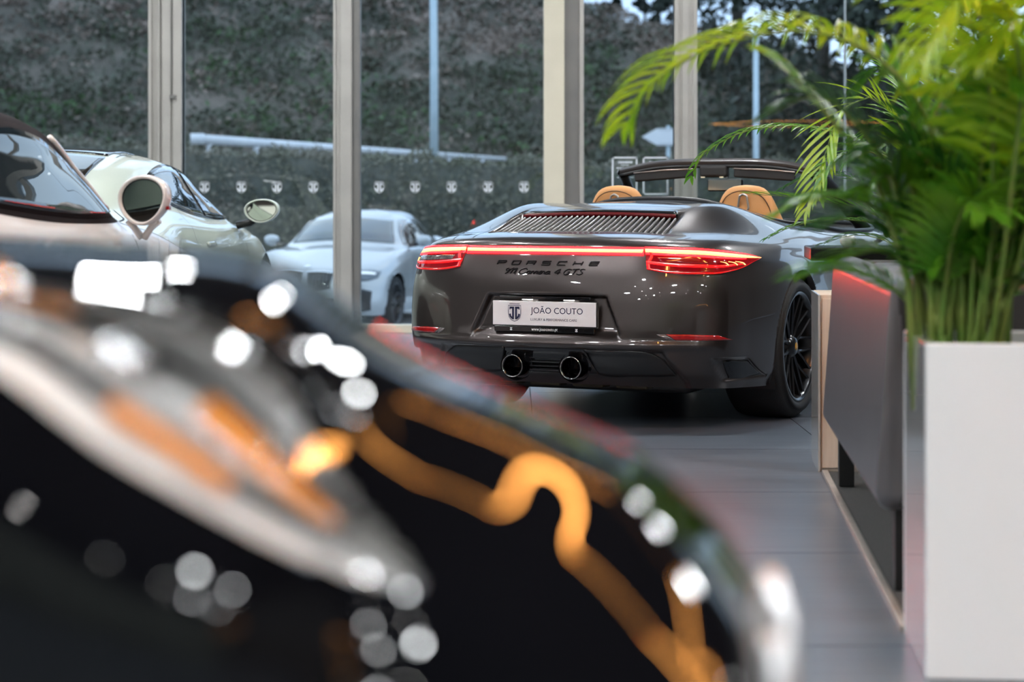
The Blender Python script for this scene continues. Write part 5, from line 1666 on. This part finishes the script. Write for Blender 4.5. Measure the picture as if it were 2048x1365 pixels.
MB().box((W_ / 2, D_ / 2, H_ - 0.10), (W_ - 0.06, D_ - 0.06, 0.1)).build('soil', M_SOIL, pln)


def frond_mat(name, a, b, trans):
    if name in MATS:
        return MATS[name]
    m = bpy.data.materials.new(name)
    m.use_nodes = True
    nt = m.node_tree
    p = nt.nodes['Principled BSDF']
    p.inputs['Roughness'].default_value = 0.32
    tc = nt.nodes.new('ShaderNodeTexCoord')
    n = nt.nodes.new('ShaderNodeTexNoise')
    n.inputs['Scale'].default_value = 9
    r = nt.nodes.new('ShaderNodeValToRGB')
    r.color_ramp.elements[0].position, r.color_ramp.elements[1].position = 0.38, 0.62
    r.color_ramp.elements[0].color, r.color_ramp.elements[1].color = (*a, 1), (*b, 1)
    tl = nt.nodes.new('ShaderNodeBsdfTranslucent')
    mx = nt.nodes.new('ShaderNodeMixShader')
    mx.inputs['Fac'].default_value = trans
    nt.links.new(tc.outputs['Object'], n.inputs['Vector'])
    nt.links.new(n.outputs['Fac'], r.inputs['Fac'])
    nt.links.new(r.outputs['Color'], p.inputs['Base Color'])
    nt.links.new(r.outputs['Color'], tl.inputs['Color'])
    nt.links.new(p.outputs['BSDF'], mx.inputs[1])
    nt.links.new(tl.outputs['BSDF'], mx.inputs[2])
    nt.links.new(mx.outputs['Shader'], nt.nodes['Material Output'].inputs['Surface'])
    MATS[name] = m
    return m


M_LEAFY = frond_mat('bright_palm_leaf', (0.22, 0.42, 0.012), (0.36, 0.52, 0.02), 0.42)  # brighter, yellower leaf colour
M_LEAFM = frond_mat('palm_leaf', (0.06, 0.22, 0.012), (0.14, 0.32, 0.02), 0.35)
M_LEAFSHADOW = frond_mat('shadow_painted_palm_leaf', (0.015, 0.085, 0.012), (0.04, 0.15, 0.02), 0.3)  # darker copy of the leaf colour with shadow painted in
M_STALK = mat('palm_stalk', (0.10, 0.20, 0.03), 0.5, noise=((0.20, 0.24, 0.05), 12))
prng = random.Random(11)


def frond(parent, pts, nleaf, llen, m, start=0.3, width=0.03, droop=0.35, spread=0.9, r=0.008, upward=0.15, name='frond'):
    """arching leaf: midrib through pts with two ranks of leaflets"""
    n = 60
    C_ = [Vector(p) for p in curve(pts, n)]
    rib = MB().tube(C_[::2], [r * (1 - 0.85 * i / (n // 2)) for i in range(len(C_[::2]))], 6).build(name, M_STALK, parent, True)
    mb = MB()
    for k in range(nleaf):
        t = start + (1 - start) * (k + 0.5) / nleaf
        i = min(int(t * (n - 1)), n - 2)
        p, d = C_[i].lerp(C_[i + 1], t * (n - 1) - i), (C_[i + 1] - C_[i]).normalized()
        side = d.cross(Vector((0, 0, 1)))
        side = side.normalized() if side.length > 0.05 else Vector((1, 0, 0))
        up = side.cross(d).normalized()
        env = math.sin(math.pi * min(1.0, 0.16 + 0.80 * (t - start) / (1 - start))) ** 0.6
        for sgn in (-1, 1):
            L = llen * env * prng.uniform(0.85, 1.1)
            f = spread * (1 - 0.55 * (t - start) / (1 - start)) * prng.uniform(0.9, 1.1)
            dr = (d * math.cos(f) + side * sgn * math.sin(f) + up * upward).normalized()
            q, row = p.copy(), []
            seg = 5
            wd = width * prng.uniform(0.85, 1.1)
            vs = []
            for s_ in range(seg + 1):
                u = s_ / seg
                w = wd * (0.35 + 1.6 * u) if u < 0.35 else wd * (1 - ((u - 0.35) / 0.65) ** 1.7) * 0.92 + 0.0006
                acr = dr.cross(up)
                acr = acr.normalized() if acr.length > 1e-4 else side
                nb = acr.cross(dr).normalized()
                vs += [q - acr * w / 2 + nb * w * 0.18, q, q + acr * w / 2 + nb * w * 0.18]
                q = q + dr * (L / seg)
                dr = (dr + Vector((0, 0, -1)) * droop * (0.4 + u) / seg * 1.6).normalized()
            fs = []
            for s_ in range(seg):
                o = 3 * s_
                fs += [(o, o + 1, o + 4, o + 3), (o + 1, o + 2, o + 5, o + 4)]
            mb.add(vs, fs)
    mb.build('leaflets', m, rib, True, fixn=False)
    return rib


palm = thing('potted_palm', 'tall areca palm with bright arching fronds in the white planter', 'palm', (0, 0, 0))
B1 = at(1925, 700, 4.68)


def w1(*p):
    return [at(*q) for q in p]


frond(palm, w1((1925, 720, 4.68), (1890, 420, 4.66), (1840, 210, 4.64), (1740, 105, 4.62), (1600, 62, 4.65), (1480, 80, 4.7), (1370, 122, 4.75), (1290, 185, 4.8), (1252, 255, 4.84)), 26, 0.27, M_LEAFY, 0.42, 0.026, 1.15, 1.35, upward=0.3)
frond(palm, w1((1915, 720, 4.7), (1830, 480, 4.75), (1740, 340, 4.8), (1640, 215, 4.85), (1560, 130, 4.9), (1520, 100, 4.95)), 24, 0.14, M_LEAFM, 0.45, 0.018, 0.6, 0.9)
frond(palm, w1((1960, 720, 4.66), (1985, 400, 4.55), (1975, 160, 4.45), (1920, 10, 4.35), (1850, -40, 4.25), (1770, -20, 4.2)), 24, 0.24, M_LEAFY, 0.42, 0.022, 0.9, 1.1)
frond(palm, w1((1980, 720, 4.64), (2020, 400, 4.5), (2040, 150, 4.4), (2010, 10, 4.3), (1950, -20, 4.2), (1880, 40, 4.12), (1850, 120, 4.1)), 24, 0.24, M_LEAFY, 0.42, 0.022, 0.9, 1.1)
frond(palm, w1((1990, 720, 4.66), (2060, 420, 4.55), (2100, 200, 4.45), (2090, 60, 4.35), (2030, 40, 4.25), (1960, 120, 4.2)), 24, 0.24, M_LEAFY, 0.42, 0.022, 0.8, 1.1)
frond(palm, w1((1990, 720, 4.68), (2030, 460, 4.65), (2060, 260, 4.6), (2040, 150, 4.55), (1980, 120, 4.5), (1900, 170, 4.48)), 24, 0.22, M_LEAFY, 0.42, 0.022, 0.8, 1.1)
frond(palm, w1((1900, 720, 4.7), (1850, 520, 4.7), (1760, 420, 4.68), (1650, 395, 4.66), (1560, 425, 4.66)), 24, 0.16, M_LEAFM, 0.42, 0.02, 0.7, 1.0)
frond(palm, w1((1950, 720, 4.7), (1960, 500, 4.72), (2000, 380, 4.74), (2080, 330, 4.76), (2160, 350, 4.8)), 24, 0.18, M_LEAFM, 0.35, 0.022, 0.7, 1.0)
for k in range(30):
    a = prng.uniform(0, 2 * math.pi)
    bx = prng.uniform(-0.07, 0.09)
    base = B1 + Vector((bx, prng.uniform(-0.05, 0.08), -0.02))
    h = prng.uniform(0.35, 0.72) if k < 19 else prng.uniform(0.18, 0.42)
    rad = prng.uniform(0.18, 0.42)
    d = Vector((math.cos(a), 0.55 * math.sin(a), 0))
    P = [base, base + d * rad * 0.18 + Vector((0, 0, h * 0.45)), base + d * rad * 0.5 + Vector((0, 0, h * 0.85)), base + d * rad * 0.85 + Vector((0, 0, h)), base + d * rad * 1.25 + Vector((0, 0, h * 0.92))]
    frond(palm, P, 22, 0.19, (M_LEAFSHADOW, M_LEAFM, M_LEAFM)[k % 3], 0.35, 0.024 if k < 19 else 0.015, 0.6, 1.0)
for k in range(11):
    x = -0.11 + 0.021 * k
    MB().tube([B1 + Vector((x, 0.02 * math.sin(k * 2.1), -0.14)), B1 + Vector((x * 1.15, 0.02 * math.sin(k * 2.1), 0.16)), B1 + Vector((x * 1.9, 0, 0.42))], [0.011, 0.009, 0.006], 8).build('cane', M_STALK, palm, True)

# second palm behind the sofa, in focus
M_POT = mat('dark_clay_pot', (0.045, 0.035, 0.03), 0.6, noise=((0.06, 0.045, 0.04), 8))
bp = at(1905, 560, 8.35)
pot = thing('plant_pot', 'round dark clay pot on the floor behind the sofa', 'plant pot', (bp.x, 8.35 - 0.55, 0))
pot.location = (2.45, 7.55, 0.0125)
MB().lathe([(0.0, 0.0), (0.15, 0.0), (0.19, 0.2), (0.205, 0.42), (0.215, 0.43), (0.215, 0.46), (0.19, 0.46), (0.185, 0.42)], 32).build('pot_wall', M_POT, pot, True)
MB().lathe([(0.0, 0.415), (0.184, 0.415), (0.184, 0.38), (0.0, 0.38)], 32).build('soil', M_SOIL, pot)
palm2 = thing('floor_palm', 'palm behind the sofa with dark glossy fronds reaching over the convertible', 'palm', (0, 0, 0))
B2 = Vector((2.45, 7.55, 0.40))


def w2(*p):
    return [B2, B2 + Vector((-0.04, 0.1, 0.35))] + [at(*q) for q in p]


frond(palm2, w2((1850, 400, 8.0), (1760, 300, 8.2), (1660, 262, 8.3), (1560, 252, 8.4), (1460, 275, 8.5), (1400, 318, 8.55), (1380, 360, 8.6)), 38, 0.17, M_LEAFM, 0.42, 0.020, 0.9, 1.3)
frond(palm2, w2((1860, 380, 7.9), (1800, 250, 8.0), (1740, 195, 8.0), (1685, 225, 7.95), (1650, 310, 7.9), (1612, 425, 7.85)), 26, 0.25, M_LEAFY, 0.50, 0.026, 0.35, 1.0)
frond(palm2, w2((1880, 380, 8.0), (1850, 260, 8.1), (1805, 180, 8.2), (1762, 125, 8.3)), 26, 0.24, M_LEAFM, 0.45, 0.018, 0.9, 0.9)
frond(palm2, w2((1900, 380, 7.9), (1900, 260, 8.0), (1880, 180, 8.1), (1840, 130, 8.2)), 26, 0.24, M_LEAFM, 0.45, 0.018, 0.9, 0.9)
frond(palm2, w2((1870, 400, 7.9), (1840, 290, 7.9), (1790, 240, 7.95), (1730, 270, 8.0), (1690, 330, 8.0)), 26, 0.22, M_LEAFM, 0.45, 0.02, 0.7, 1.0)
frond(palm2, w2((1830, 480, 7.9), (1730, 420, 7.95), (1640, 402, 8.0), (1560, 392, 8.0), (1490, 388, 8.05)), 24, 0.17, M_LEAFM, 0.45, 0.019, 0.1, 0.85)
frond(palm2, w2((1850, 500, 7.9), (1760, 450, 8.0), (1660, 440, 8.1), (1580, 455, 8.15), (1530, 480, 8.2)), 24, 0.15, M_LEAFM, 0.45, 0.018, 0.6, 0.95)
frond(palm2, w2((1850, 480, 7.9), (1760, 390, 8.0), (1680, 350, 8.1), (1620, 352, 8.15), (1560, 380, 8.2)), 24, 0.16, M_LEAFSHADOW, 0.45, 0.018, 0.8, 0.95)
frond(palm2, w2((1870, 450, 7.9), (1800, 340, 7.9), (1720, 300, 7.9), (1660, 330, 7.85), (1640, 400, 7.8)), 24, 0.19, M_LEAFM, 0.45, 0.02, 0.7, 1.0)
frond(palm2, w2((1850, 540, 7.8), (1790, 490, 7.8), (1710, 470, 7.85), (1640, 490, 7.9)), 22, 0.15, M_LEAFSHADOW, 0.4, 0.02, 0.6, 1.0)
for k in range(9):
    a = prng.uniform(0, 2 * math.pi)
    h, rad = prng.uniform(0.5, 0.95), prng.uniform(0.25, 0.6)
    d = Vector((math.cos(a) - 0.25, 0.6 * math.sin(a), 0))
    P = [B2, B2 + d * rad * 0.15 + Vector((0, 0, h * 0.5)), B2 + d * rad * 0.5 + Vector((0, 0, h * 0.9)), B2 + d * rad * 0.9 + Vector((0, 0, h)), B2 + d * rad * 1.3 + Vector((0, 0, h * 0.88))]
    frond(palm2, P, 22, 0.2, (M_LEAFSHADOW, M_LEAFM)[k % 2], 0.4, 0.022, 0.7, 1.0)
rebase(palm, (B1.x, B1.y, 0.69))
rebase(palm2, (2.45, 7.55, 0.42))
